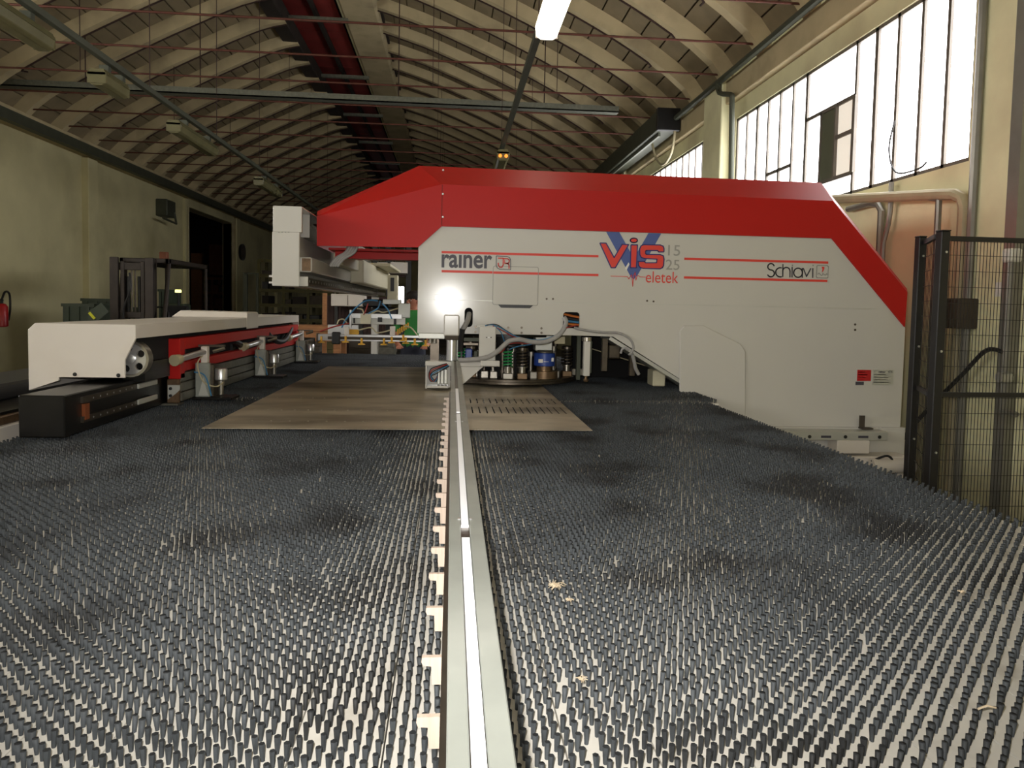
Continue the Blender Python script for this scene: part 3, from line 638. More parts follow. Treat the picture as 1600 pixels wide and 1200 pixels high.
# red cover
YC = YF-.012
Fr = [fp(495, 338, YC), fp(690, 288, YC), fp(1302, 314, YC), fp(1418, 457, YC), fp(1414, 511, YC), fp(1300, 372.5, YC), fp(690, 353.5, YC), fp(653, 386.5, YC), fp(495, 384, YC)]
YT = YF+.3
Bk = [at(496, 330, YT), at(655, 259, YT), at(1283, 285.5, YT), at(1417, 451, YT)]
mb = MB()
vs = [(x, YC, z) for x, z in Fr]+[(x, YC+.012, z) for x, z in Fr]
n = len(Fr)
mb.add(vs, [tuple(range(n-1, -1, -1)), tuple(range(n, 2*n))]+[(i, (i+1) % n, n+(i+1) % n, n+i) for i in range(n) if i not in (0, 1, 2)])
f3 = [(Fr[i][0], YC, Fr[i][1]) for i in range(4)]
mb.add(f3+[tuple(p) for p in Bk], [(0, 1, 5, 4), (1, 2, 6, 5), (2, 3, 7, 6)])
mb.add([tuple(p) for p in Bk]+[(p.x, YF+1.8, p.z) for p in Bk], [(0, 1, 5, 4), (1, 2, 6, 5), (2, 3, 7, 6)])
mb.add([f3[0], tuple(Bk[0]), (Fr[8][0], YC, Fr[8][1]), (Fr[8][0], YF+1.3, Fr[8][1]), (Bk[0].x, YF+1.3, Bk[0].z)], [(0, 1, 4, 3, 2)])
mb.build('red_cover', 'red', pm)
MB().box(Fr[8][0]+.03, Fr[7][0]+.02, YF+.25, YF+1.3, Fr[8][1]-.004, Fr[8][1]+.01).build('cover_underside', 'red', pm)
MB().box(Fr[8][0]+.05, Fr[7][0]+.02, YF+.4, YF+.42, Fr[8][1]-.05, Fr[8][1]).build('cover_skirt', 'red', pm)
sx = fp(691, 300)[0]
MB().box(sx-.0015, sx+.0015, YC-.001, YC+.002, fp(690, 352)[1], fp(690, 289)[1]).build('cover_seam', 'darkrust', pm)
for v in (303, 339): 
    x, z = fp(692, v, YC); MB().lathe((x, YC-.004, z), [(.004, 0), (.008, .003), (.008, .006)], 8, 'y').build('cover_screw', 'alu', pm)
for v in (267, 280):
    x, z = fp(692.5, v, YF+.2); MB().lathe((x, YF+.17, z), [(.004, 0), (.008, .003), (.008, .02)], 8, 'y').build('cover_screw', 'alu', pm)
# print on the face
YP = YF-.0012
def flat(polys, name, m, Y=YP, parent=pm, thick=.0008, label=None):
    mb = MB()
    for p in polys: mb.prism(p, 'y', Y-thick, Y)
    return mb.build(name, m, parent, label=label)
def ribbon(pts, w, r=True):
    out = []
    for a, b in zip(pts, pts[1:]):
        dx, dz = b[0]-a[0], b[1]-a[1]; l = math.hypot(dx, dz)
        if l < 1e-9: continue
        nx, nz = -dz/l*w/2, dx/l*w/2
        out.append([(a[0]+nx, a[1]+nz), (b[0]+nx, b[1]+nz), (b[0]-nx, b[1]-nz), (a[0]-nx, a[1]-nz)])
    if r:
        for p in pts[1:-1]: out.append([(p[0]+w/2*math.cos(k*pi/4), p[1]+w/2*math.sin(k*pi/4)) for k in range(8)])
    return out
def text(s, u0, v0, u1, v1, name, m, Y=YP, bold=0.0, parent=pm, plane=None):
    cu = bpy.data.curves.new('lettering', 'FONT'); cu.body = s; cu.offset = bold; cu.resolution_u = 4
    to = bpy.data.objects.new('lettering', cu); COL.objects.link(to)
    dg = bpy.context.evaluated_depsgraph_get(); me = bpy.data.meshes.new_from_object(to.evaluated_get(dg))
    V = np.array([v.co[:] for v in me.vertices]); F = [tuple(p.vertices) for p in me.polygons]
    bpy.data.objects.remove(to); bpy.data.curves.remove(cu); bpy.data.meshes.remove(me)
    a = fp(u0, v1, Y); b = fp(u1, v0, Y)
    mn, mx = V.min(0), V.max(0)
    X = a[0]+(V[:, 0]-mn[0])/(mx[0]-mn[0])*(b[0]-a[0]); Z = a[1]+(V[:, 1]-mn[1])/(mx[1]-mn[1])*(b[1]-a[1])
    mb = MB(); mb.add([(x, Y-.0009, z) for x, z in zip(X, Z)], F)
    return mb.build(name, m, parent)
def stripe(u0, v0, u1, v1, t): 
    a, b = fp(u0, v0), fp(u1, v1); z = (a[1]+b[1])/2
    flat([[(a[0], z-t/2), (b[0], z-t/2), (b[0], z+t/2), (a[0], z+t/2)]], 'red_stripe', 'redprint', Y=YF-.0042 if 0 else YP)
st_t = .0155
stripe(690, 393, 935, 401.3, st_t); stripe(1069, 404.2, 1294, 410.4, st_t); stripe(1068.5, 433, 1292.5, 439.6, st_t)
stripe(690, 423.3, 769.5, 426, st_t); stripe(841.6, 427.5, 935, 430, st_t)
a, b = fp(770.5, 426), fp(840.5, 427.5); z = (a[1]+b[1])/2
flat([[(a[0], z-st_t/2), (b[0], z-st_t/2), (b[0], z+st_t/2), (a[0], z+st_t/2)]], 'red_stripe', 'redprint', Y=YF-.0043)
text('ra\u0131ner', 689.8, 399.2, 769, 418.2, 'maker_lettering', 'darkprint', bold=.022)
C7 = lambda x, y: fp(660+x/8, 370+y/8)
box = [C7(922, 240), C7(1060, 246), C7(1090, 262), C7(1103, 290), C7(1103, 411), C7(965, 405), C7(935, 390), C7(922, 360)]
flat(ribbon(box+[box[0]], .0042), 'maker_emblem_frame', 'darkprint', Y=YF-.0043)
flat(ribbon([C7(945, 268), C7(1010, 268), C7(1010, 350), C7(995, 380), C7(965, 380), C7(948, 355), C7(948, 325)], .0075)+ribbon([C7(1010, 272), C7(1065, 275), C7(1085, 290), C7(1082, 320), C7(1065, 332), C7(1025, 332)], .0075)+ribbon([C7(1045, 332), C7(1075, 340), C7(1082, 360), C7(1082, 400)], .0075)+ribbon([C7(1027, 285), C7(1027, 332)], .004), 'maker_emblem', 'redprint', Y=YF-.0043)
C8 = lambda x, y: fp(900+x/8, 340+y/8)
flat([[C8(*p) for p in ((375, 176), (540, 181), (722, 508), (905, 194), (1065, 199), (770, 718), (722, 772), (688, 748))]], 'logo_letter_back', 'blueprint')
flat([[C8(*p) for p in ((656, 560), (668, 585), (628, 662), (611, 634))]], 'logo_gap', 'whiteprint', Y=YP-.0006)
v_ = [(296, 318), (375, 320), (475, 500), (575, 335), (657, 338), (490, 627), (438, 627)]
i_ = [(686, 340), (767, 342), (753, 628), (678, 627)]
s_ = [(1097, 430), (1030, 430), (1020, 412), (875, 412), (868, 420), (868, 450), (880, 460), (1050, 462), (1090, 478), (1099, 520), (1092, 600), (1080, 625), (1050, 640), (840, 635), (800, 625), (783, 600), (775, 548), (855, 548), (865, 565), (1005, 565), (1010, 520), (860, 512), (815, 500), (797, 465), (795, 390), (812, 352), (850, 338), (1050, 343), (1088, 358), (1099, 390)]
d_ = [(722+45*math.cos(t*pi/10), 285+28*math.sin(t*pi/10)) for t in range(20)]
for p, nm in ((v_, 'logo_letter'), (i_, 'logo_letter'), (s_, 'logo_letter'), (d_, 'logo_dot')):
    q = [C8(*k) for k in p]
    flat([q], nm, 'redprint', Y=YP-.001)
    flat(ribbon(q+[q[0]], .0075), nm+'_outline', 'navyprint', Y=YP-.0016)
text('15', 1043.5, 383.2, 1063, 399.5, 'model_number', 'greyprint', bold=.004)
text('25', 1040, 406, 1062, 421.5, 'model_number', 'greyprint', bold=.004)
text('eletek', 1008.8, 425, 1060, 441.5, 'maker_lettering', 'redprint', bold=0.0)
flat(ribbon([C8(430, 731), C8(640, 738), C8(660, 768), C8(676, 738), C8(692, 716), C8(700, 760), C8(708, 860), C8(718, 720), C8(728, 715), C8(737, 680), C8(748, 785), C8(762, 728), C8(780, 726), C8(800, 742), C8(868, 744)], .004), 'pulse_line', 'redprint', Y=YP-.002)
C9 = lambda x, y: fp(1160+x/10, 380+y/10)
def arc(cx, cy, rx, ry, a0, a1, n=14): return [C9(cx+rx*math.cos(math.radians(a0+(a1-a0)*i/n)), cy-ry*math.sin(math.radians(a0+(a1-a0)*i/n))) for i in range(n+1)]
sw = .0085
L9 = [arc(445, 368, 50, 50, 10, 270, 14)+arc(443, 472, 54, 54, 90, -160, 14),
      arc(590, 455, 72, 72, 70, 290), [C9(632, 325), C9(628, 528)], arc(685, 440, 58, 62, 170, 0, 8)+[C9(741, 535)],
      [C9(776, 372), C9(774, 535)], arc(868, 462, 68, 72, 0, 360, 20), [C9(934, 388), C9(934, 540)],
      [C9(948, 388), C9(1000, 520), C9(1068, 392)], [C9(1098, 390), C9(1096, 542)]]
for q in L9: flat(ribbon(q, sw), 'maker_letter', 'darkprint')
for x in (780, 1102): flat(ribbon([C9(x, 335), C9(x, 360)], sw), 'letter_dot', 'greyprint')
e = [C9(*p) for p in ((1175, 347), (1325, 350), (1342, 365), (1335, 535), (1320, 545), (1165, 540), (1152, 525), (1160, 360))]
flat(ribbon(e+[e[0]], .0055), 'emblem_frame', 'greyprint')
flat(ribbon([C9(*p) for p in ((1172, 490), (1195, 466), (1215, 490), (1240, 508), (1255, 472), (1275, 490), (1300, 500), (1315, 475), (1328, 490))], .005), 'emblem_wave', 'greyprint')
flat([[C9(*p) for p in ((1235, 368), (1280, 370), (1278, 400), (1262, 435), (1238, 458), (1250, 410))]], 'emblem_mark', 'redprint')
# rating plates
def pl(u0, v0, u1, v1, nm, m, lab=None):
    a, b = fp(u0, v1), fp(u1, v0); return MB().box(a[0], b[0], YF-.003, YF+.0005, a[1], b[1]).build(nm, m, pm, label=lab)
pl(1338.8, 578, 1361, 595, 'warning_plate', 'extred', 'small red plate'); pl(1363, 578, 1396, 601.5, 'rating_plate', 'plateclr', 'small silver rating plate'); pl(1336.5, 596.5, 1349.5, 601.5, 'barcode_label', 'darkprint')
text('rainer', 1372.5, 579.4, 1384, 582.4, 'plate_lettering', 'darkprint', Y=YF-.0035, bold=.02); text('CE', 1388, 579.4, 1395, 582.6, 'plate_lettering', 'darkprint', Y=YF-.0035)
for k in range(4): pl(1365, 585+k*4, 1384+4*(k % 2), 585.7+k*4, 'plate_line', 'greyprint')
for k in range(3): pl(1341, 581+k*4.2, 1352+3*(k % 2), 581.8+k*4.2, 'plate_line', 'whiteprint')
# base at the column foot
MB().box(fp(1200, 690)[0], xr+.02, YF-.03, YF+.02, fp(1350, 690)[1]-1.2, fp(1350, 667)[1]).build('column_plinth', 'white', pm, bevel=.004)
br = MB().box(fp(1338, 650)[0], fp(1346, 650)[0], YF-.045, YF-.035, fp(1340, 667)[1], fp(1340, 648)[1]).box(fp(1338, 650)[0], fp(1355, 650)[0], YF-.08, YF-.03, fp(1340, 668)[1], fp(1340, 666)[1]).build('angle_bracket', 'carton', pm)
a, b = fp(1225, 681), fp(1366, 671)
fr = thing('floor_rail', 'pale metal rail with black marks beside the machine column', 'rail', ((a[0]+b[0])/2, YF-.2, -1.5))
MB().box(1.9, b[0], YF-.16, YF-.05, a[1], b[1]+.01).build('rail_profile', 'plateclr', fr, bevel=.003)
for x in (b[0]-.06, b[0]-.3, b[0]-.55): MB().cyl((x, YF-.163, (a[1]+b[1])/2), (x, YF-.158, (a[1]+b[1])/2), .012, n=10).build('rail_bolt', 'black', fr)
for x in (b[0]-.16, b[0]-.42): MB().box(x-.05, x+.02, YF-.162, YF-.158, (a[1]+b[1])/2-.008, (a[1]+b[1])/2+.008).build('rail_mark', 'darkprint', fr)
MB().box(fp(1288, 690)[0], fp(1337, 690)[0], YF-.17, YF-.04, fp(1300, 701)[1], a[1]).build('rail_block', 'white2', fr, bevel=.004)
MB().box(1.9, xr-.05, YF-.2, YF-.04, -1.5, fp(1300, 704)[1]).build('rail_base', 'white2', fr, bevel=.006)
MB().cyl((xr-.35, YF-.24, -1.0), (xr-.06, YF-.24, -1.0), .05, n=14).build('drain_pipe', 'white2', fr, smooth=True)
MB().tube(spline([(xr-.35, YF-.24, -.97), (xr-.25, YF-.26, -.93), (xr-.2, YF-.25, -1.0), (xr-.2, YF-.25, -1.2)]), .008, 6).build('hose', 'wireblk', fr)
# ---- turret
TC = (.42, 5.27, 0); TR = .5
tu = MB().lathe((TC[0], TC[1], -.527), [(TR-.03, 0), (TR, .006), (TR, .022), (TR-.008, .024), (TR-.008, .036), (TR-.02, .04)], 64).build('turret', 'dsteel', pm, smooth=True)
MB().lathe((TC[0], TC[1], -.487), [(.26, 0), (.26, .3)], 32).build('turret_hub', 'blackm', tu, smooth=True)
MB().lathe((TC[0], TC[1], -.205), [(.4, 0), (.4, .03)], 40).build('turret_cap', 'blackm', tu, smooth=True)
def coil(c, r, z0, z1, turns, wr):
    return [(c[0]+r*math.cos(2*pi*t/10), c[1]+r*math.sin(2*pi*t/10), z0+(z1-z0)*t/(10*turns)) for t in range(int(10*turns)+1)]
def station(u, kind):
    # a tool sits on the front arc of the turret under photo column u
    x = at(u, 590, 4.92).x; dx = x-TC[0]; R = .43 if kind != 'big' else .40
    y = TC[1]-math.sqrt(max(.01, R*R-dx*dx)); x = at(u, 590, y).x; c = (x, y)
    z0 = -.487
    if kind == 'block':
        MB().box(x-.025, x+.025, y-.02, y+.03, z0, z0+.05).build('tool_block', 'steel', tu, bevel=.004); return
    if kind == 'big':
        MB().lathe((x, y, z0), [(.095, 0), (.095, .05), (.055, .05), (.055, .09)], 20).build('tool_holder', 'brass', tu, smooth=True)
        MB().lathe((x, y, z0+.085), [(.07, 0), (.074, .005), (.074, .085), (.07, .09)], 24).build('tool_sleeve', 'bluelabel', tu, smooth=True)
        MB().lathe((x, y, z0+.175), [(.056, 0), (.058, .01), (.05, .02)], 20).build('tool_head', 'steel', tu, smooth=True)
        for bb in ((x-.05, x-.02, y-.076, y-.05, z0+.11, z0+.135), (x+.04, x+.055, y-.068, y-.045, z0+.12, z0+.145), (x-.015, x+.02, y-.077, y-.07, z0+.117, z0+.12)): MB().box(*bb).build('sleeve_print', 'whiteprint', tu)
        return
    g = kind == 'green'; r = .030 if g else .036
    MB().box(x-.034, x+.034, y-.03, y+.03, z0, z0+.04).build('tool_block', 'steel' if g else 'brass', tu, bevel=.004)
    MB().lathe((x, y, z0+.04), [(.026, 0), (.026, .035), (.036, .036), (.036, .044)], 14).build('tool_holder', 'steel', tu, smooth=True)
    MB().tube(coil(c, r, z0+.085, z0+.19, 5, .006), .0055 if g else .0075, 6).build('tool_spring', 'greenspring' if g else 'dsteel', tu, smooth=True)
    MB().lathe((x, y, z0+.08), [(.018, 0), (.018, .12)], 10).build('tool_stem', 'blackm', tu, smooth=True)
    MB().lathe((x, y, z0+.195), [(r+.004, 0), (r+.004, .018), (r-.008, .024)], 14).build('tool_head', 'blackm' if g else 'dsteel', tu, smooth=True)
for u, k in ((720, 'green'), (757, 'block'), (771, 'block'), (793, 'green'), (815.5, 'black'), (850, 'big'), (885, 'black'), (898, 'block'), (736, 'black'), (908, 'block'), (868, 'block'), (833, 'block')): station(u, k)
for k in range(15):
    th = math.radians(192+k*11.2); x, y = TC[0]+.345*math.cos(th), TC[1]+.345*math.sin(th)
    MB().lathe((x, y, -.487), [(.02, 0), (.02, .05), (.012, .05), (.012, .15+.03*(k % 3)), (.022, .15+.03*(k % 3)), (.022, .18+.03*(k % 3))], 10).build('turret_pin', 'steel' if k % 2 else 'dsteel', tu, smooth=True)
MB().box(at(835, 530, 5.0).x, at(862, 530, 5.0).x, 4.95, 5.1, -.30, -.19).build('punch_ram', 'plateclr', pm, bevel=.006)
MB().box(at(866, 530, 5.0).x, at(882, 530, 5.0).x, 4.98, 5.06, -.25, -.2).build('cable_chain', 'pipe', pm)
MB().box(at(902, 530, 4.95).x, at(908, 530, 4.95).x, 4.95, 4.99, -.5, -.19).build('inner_post', 'galvpaint', pm)
# white hanging stop bar
a, b = at(910.5, 587, 4.66), at(921.5, 533, 4.66)
MB().box(a.x, b.x, 4.63, 4.68, a.z, b.z).build('stop_bar', 'white', pm, bevel=.003)
MB().box(b.x, b.x+.012, 4.64, 4.68, a.z+.02, b.z).build('stop_bar_side', 'galvpaint', pm)
m_ = (a.x+b.x)/2
MB().cyl((m_, 4.655, b.z), (m_, 4.655, b.z+.025), .032, n=14).build('stop_cap', 'steel', pm, smooth=True)
MB().lathe((m_, 4.655, a.z-.04), [(.012, 0), (.018, .01), (.018, .02), (.01, .021), (.01, .045)], 12).build('stop_foot', 'brass', pm, smooth=True)
# ---- pneumatic head at the end of the guide rail
YA = 4.58
ph = thing('rail_bracket', 'white bracket with aluminium cylinder and valves at the far end of the guide rail', 'bracket', at(720, 600, YA))
def bx(u0, v0, u1, v1, Y, d): a, b = at(u0, v1, Y), at(u1, v0, Y); return MB().box(a.x, b.x, Y, Y+d, a.z, b.z)
bx(693, 492, 718, 525, YA-.06, .1).build('motor_block', 'white', ph, bevel=.008)
bx(695.5, 524, 716.5, 531, YA-.055, .09).build('motor_base', 'carton', ph, bevel=.004)
a = at(706, 531, YA); b = at(706, 563, YA)
MB().cyl((a.x, YA, b.z), (a.x, YA, a.z), .033, n=18).build('cylinder', 'alu', ph, smooth=True)
bx(697.5, 530, 700, 562, YA+.01, .03).build('cylinder_rail', 'galv', ph); bx(712.5, 530, 715.5, 562, YA+.01, .03).build('cylinder_rail', 'galv', ph)
bx(664.5, 566, 781, 571.5, YA-.02, .14).build('bracket_plate', 'white', ph, bevel=.002)
bx(751, 564, 781, 572, YA-.06, .05).build('bracket_lip', 'white', ph, bevel=.003)
q = [at(u, v, YA) for u, v in ((716, 571), (757, 571), (718, 605), (712, 605))]
MB().prism([(p.x, p.z) for p in q], 'y', YA-.005, YA+.01).build('gusset', 'white', ph)
bx(664.5, 570, 667, 607, YA-.02, .13).build('bracket_side', 'white', ph)
bx(667, 571, 704, 605, YA+.06, .02).build('bracket_back', 'white', ph)
bx(667, 603, 700, 606, YA-.02, .1).build('bracket_foot', 'white', ph)
for k, u in enumerate((683, 688.5, 694)): bx(u, 577, u+4.8, 600, YA-.01, .06).build('valve', 'plateclr', ph, bevel=.003)
for k, c in enumerate(('wireblk', 'wirered', 'wireblk', 'wireblue', 'wireblk')):
    MB().tube(spline([at(698+k, 568+k, YA-.03), at(684+k, 572+2*k, YA-.04), at(673+k*1.5, 577+2*k, YA-.03), at(670+k, 588, YA-.02), at(674+k*2, 596, YA-.02), at(684, 590-k*2, YA-.02)]), .0035, 6).build('wire', c, ph, smooth=True)
bx(654, 521, 695, 529, YF-.05, .09).build('hinge_block', 'plateclr', ph, bevel=.003)
for u in (672, 679): 
    a = at(u, 529, YF); MB().cyl((a.x, YF, a.z), (a.x, YF, a.z-.03), .014, n=10).build('hinge_pin', 'steel', ph, smooth=True)
bx(672, 530, 686, 566, YF+.12, .06).build('hinge_post', 'dsteel', ph)
bx(748, 510.5, 775, 566, YA+.02, .07).build('valve_box', 'white', ph, bevel=.004)
bx(745, 508.5, 775, 512, YA+.06, .06).build('valve_lid', 'white', ph)
for u in (760.5, 764, 767.5):
    a = at(u, 527.5, YA); MB().cyl((a.x, YA+.017, a.z), (a.x, YA+.021, a.z), .004, n=8).build('indicator', 'tape' if u == 764 else 'black', ph)
bx(720, 540, 722.5, 560, YA+.12, .05).build('rod_clamp', 'black', ph); bx(727, 545, 738, 562, YA+.16, .05).build('solenoid', 'bluelabel', ph, bevel=.006); bx(740, 548, 747, 560, YA+.15, .05).build('solenoid', 'galvpaint', ph, bevel=.005)
bx(722, 536, 747, 539, YA+.16, .02).build('cross_rod', 'dsteel', ph); bx(722, 528, 748, 533, YA+.17, .02).build('cross_rod', 'galvpaint', ph)
MB().tube(spline([at(733, 490, YF+.03), at(731, 500, YF-.02), at(727, 508, YF-.05), at(722, 518, YF-.06), at(720, 532, YF-.05), at(719, 548, YF-.04)]), .017, 10).build('cable_sleeve', 'hose', ph, smooth=True)
MB().tube(spline([at(722.5, 514, YF-.075), at(720.5, 528, YF-.07), at(719.5, 548, YF-.06)]), .018, 8).build('cable_wrap', 'wireblk', ph, smooth=True)
# hoses hanging along the face
hz = thing('hose_bundle', 'grey hose with blue and red wires looping across the machine front', 'hose', at(800, 560, YF-.1))
H1 = [(716, 563), (742, 561.5), (762, 558), (776, 550), (786, 541), (796, 533), (812, 530.5), (832, 534.5), (852, 534), (870, 526), (881, 514), (884.5, 503), (881.5, 496)]
def path(px, Y0, Y1): n = len(px)-1; return spline([at(u, v, Y0+(Y1-Y0)*i/n) for i, (u, v) in enumerate(px)])
MB().tube(path(H1, YA-.06, YF-.03), .0155, 10).build('main_hose', 'hose', hz, smooth=True)
MB().tube(path([(897, 512), (915, 516), (940, 519), (962, 519.5), (976, 524), (986, 532), (990, 543), (986, 552), (982, 554)], YF-.02, YF-.04), .008, 8).build('side_hose', 'hose', hz, smooth=True)
MB().tube(path([(970, 552), (972, 546), (977, 544), (983, 547)], YF-.01, YF-.03), .008, 8).build('side_hose', 'hose', hz, smooth=True)
MB().tube(path([(988, 553), (991, 565), (993, 575), (998, 585)], YF-.01, YF+.03), .012, 8).build('side_hose', 'hose', hz, smooth=True)
for k, (c, px) in enumerate((('wireblue', [(758, 509), (768, 507.5), (782, 512), (800, 523), (820, 529), (845, 531), (868, 524), (888, 511)]), ('wirered', [(770, 509), (784, 516), (800, 525), (812, 529)]), ('wireblue', [(772, 509), (782, 518), (787, 530), (789, 537)]), ('wirered', [(777, 553), (786, 548), (792, 539), (808, 536), (830, 538)]), ('wireblue', [(796, 546), (810, 541), (830, 538), (848, 532)]), ('wirered', [(885, 512), (893, 510), (903, 508)]), ('wireblk', [(760, 508), (775, 507), (790, 516), (806, 526)]))):
    MB().tube(path(px, YF-.09, YF-.05), .0035, 6).build('wire', c, hz, smooth=True)
for k, c in enumerate(('orange', 'wireblk', 'wireblue', 'orange')): MB().tube([at(881, 491+5*k, YF+.06), at(905, 496+4*k, YF+.05)], .008, 6).build('inner_wire', c, hz)

# ------------------------------------------------------------------ clamp carriage on the left
XC0, XC1 = -1.895, -1.41
ca = thing('clamp_carriage', 'long white-topped carriage with red frame and sheet clamps at the left', 'clamp carriage', (-1.6, 4.6, ZBT))
ya = 3.33; zt = at(130, 506, ya).z
xcl, xcr = at(44, 550, ya).x, at(212, 520, ya).x
lower = at(46, 610, ya).z; bz = at(150, 590, ya).z
fr = [(xcl, lower), (at(92, 600, ya).x, lower+.045), (at(92, 590, ya).x, bz), (at(195, 591, ya).x, bz), (at(195, 563, ya).x, at(195, 563, ya).z), (xcr, at(212, 529, ya).z), (xcr, zt), (xcl+.03, zt), (xcl, zt-.03)]
cv = MB().prism(fr, 'y', ya, ya+.012).build('cover_end', 'white2', ca, bevel=.0015)
ye = 6.75
MB().box(xcl+.03, xcr, ya+.012, ye, zt-.006, zt).box(xcr-.006, xcr, ya+.012, ye, at(212, 529, ya).z, zt-.006).box(xcl, xcl+.006, ya+.012, ye, lower, zt-.03).hexa([(xcl, ya+.012, zt-.03), (xcl+.03, ya+.012, zt), (xcl+.03, ya+.012, zt-.006), (xcl+.006, ya+.012, zt-.033)], [(xcl, ye, zt-.03), (xcl+.03, ye, zt), (xcl+.03, ye, zt-.006), (xcl+.006, ye, zt-.033)]).build('cover_shell', 'white2', ca)
MB().prism([(xcr-.05, zt), (xcr, zt), (xcr, at(212, 529, ya).z-.04), (xcr-.05, at(212, 529, ya).z-.07)], 'y', ye, ye+.01).build('cover_end', 'white2', ca)
for u, v in ((117, 585), (185, 586.5)):
    p = at(u, v, ya); MB().lathe((p.x, ya-.005, p.z), [(.006, 0), (.009, .003), (.009, .006)], 10, 'y').build('cover_screw', 'black', ca)
ys_ = at(386, 500, 1).x; yc = xcr/ys_*1.0
yc = atx(386, 500, xcr+.006).y
p0, p1 = at(268, 498, yc), at(282, 485, yc)
MB().prism([(p0.x, zt+.001), (p1.x, p1.z), (xcr-.0, p1.z-.004), (xcr+.008, p1.z-.012), (xcr+.008, at(386, 514, yc).z), (xcr+.001, at(386, 514, yc).z), (xcr+.001, zt+.001)], 'y', yc, yc+.28).build('saddle_cover', 'white2', ca, bevel=.003)
# wheel under the cover
wc = at(209, 560, ya+.1)
wh = MB()
R = .083
rg = [(R-.012, .0), (R, .0), (R, .05), (R-.012, .05)]
wh.add([(wc.x+r*math.cos(2*pi*i/32), ya+.06+h, wc.z+r*math.sin(2*pi*i/32)) for r, h in rg for i in range(32)], [(j*32+i, j*32+(i+1) % 32, ((j+1) % 4)*32+(i+1) % 32, ((j+1) % 4)*32+i) for j in range(4) for i in range(32)])
w_ = wh.build('drive_wheel', 'steel', ca, smooth=True)
bmh = [[(wc.x+(R-.008)*math.cos(2*pi*i/32), wc.z+(R-.008)*math.sin(2*pi*i/32)) for i in range(32)]]
holes = [[(wc.x+.05*math.cos(h)+.017*math.cos(2*pi*i/12), wc.z+.05*math.sin(h)+.017*math.sin(2*pi*i/12)) for i in range(12)] for h in (.5+k*2*pi/5 for k in range(5))]
plate_holes(bmh[0], holes, ya+.068, ya+.08).build('wheel_web', 'alu', w_)
MB().lathe((wc.x, ya+.055, wc.z), [(.012, 0), (.022, .003), (.022, .03)], 16, 'y').build('wheel_hub', 'alu', w_, smooth=True)
MB().box(xcl+.05, xcr-.06, ya+.13, ye-.1, bz+.0, zt-.03).build('carriage_core', 'cavity_dark', ca)
# dark guide beam
yb0 = 2.89; bx0, bx1 = -1.657, -1.487; bt = at(60, 618, yb0).z
gb = MB().box(bx0, bx1, yb0, 8.0, ZBT+.009, bt).build('guide_beam', 'blackm', ca, bevel=.004)
MB().box(bx1-.004, bx1+.012, yb0+.12, 3.7, bt-.045, bt-.02).build('linear_rail', 'dsteel', ca); MB().box(bx1-.004, bx1+.012, yb0+.12, 3.7, bt-.125, bt-.1).build('linear_rail', 'dsteel', ca)
for z in (bt-.033, bt-.113):
    b0 = None
    for k in range(9):
        y = yb0+.2+.06*k
        if b0 is None: b0 = MB().cyl((bx1+.011, y, z), (bx1+.0135, y, z), .004, n=8).build('rail_bolt', 'alu', ca); y_ = y
        else: copy_to(b0, dy=y-y_)
MB().box(bx1-.002, bx1+.014, yb0+.13, yb0+.165, bt-.115, bt-.05).build('end_stop', 'orangep', ca)
for z in (bt-.045, bt-.12): MB().box(bx1+.012, bx1+.022, 3.5, 3.72, z, z+.025).build('rail_wiper', 'plateclr', ca, bevel=.003)
MB().box(bx1-.05, bx1+.05, 3.5, 3.8, bt-.01, bt+.08).build('carriage_block', 'blackm', ca)
# red frame
rxf = -1.468; yr0, yr1 = 3.86, 6.75
zt_r = at(258, 529, yr0).z; zb_r = at(258, 592, yr0).z
rx_ = rxf+.06
MB().box(rxf, rx_, yr0, yr0+.07, zb_r, zt_r).build('red_post', 'red', ca, bevel=.003)
MB().box(rxf, rx_, yr0+.07, yr1, zt_r-.06, zt_r).build('red_beam', 'red', ca, bevel=.003)
MB().box(rxf, rx_, yr0+.07, yr1, zb_r+.035, zb_r+.085).build('red_beam', 'red', ca, bevel=.003)
MB().box(rxf, rx_, yr1-.06, yr1, zb_r+.085, zt_r-.06).build('red_post', 'red', ca, bevel=.003)
MB().box(rxf-.02, rxf-.008, yr0+.1, yr1-.06, zb_r, zt_r).build('red_back', 'red', ca)
for y in (4.0, 4.9, 5.5): MB().box(rxf-.005, rxf+.02, y, y+.06, zb_r+.085, zt_r-.06).build('cable_clip', 'black', ca)
MB().tube(spline([(rxf+.03, 4.85, zt_r-.06), (rxf+.04, 4.9, zb_r+.14), (rxf+.05, 5.1, zb_r+.1), (rxf+.05, 5.5, zb_r+.12)]), .022, 8).build('cable_sleeve', 'wireblk', ca, smooth=True)
MB().tube(spline([(rxf+.05, 5.7, zt_r-.05), (rxf+.06, 5.9, zb_r+.1), (rxf+.06, 6.2, zb_r+.09), (rxf+.05, 6.5, zt_r-.03)]), .022, 8).build('cable_sleeve', 'wireblk', ca, smooth=True)
h = (zb_r+.03-ZBT-.02)/3
for k in range(3): MB().box(rxf-.005+.004*k, rx_+.008-.004*k, yr0+.01, yr1, ZBT+.02+h*k+.002, ZBT+.02+h*(k+1)-.002).build('steel_bar', 'stackgrey', ca, bevel=.003)
MB().box(rxf-.002, rx_-.002, yr0-.012, yr0+.012, ZBT+.015, zb_r).build('end_block', 'brownplate', ca, bevel=.003)
a = zb_r-.03
MB().prism([(rxf+.005, a-.075), (rxf+.045, a-.045), (rxf+.065, a-.025), (rxf+.065, a), (rxf+.005, a)], 'y', yr0-.02, yr0-.012).build('end_bracket', 'plateclr', ca)
for z in (a-.018, a-.055): MB().cyl((rxf+.02, yr0-.026, z), (rxf+.02, yr0-.02, z), .008, n=10).build('end_bolt', 'black', ca)
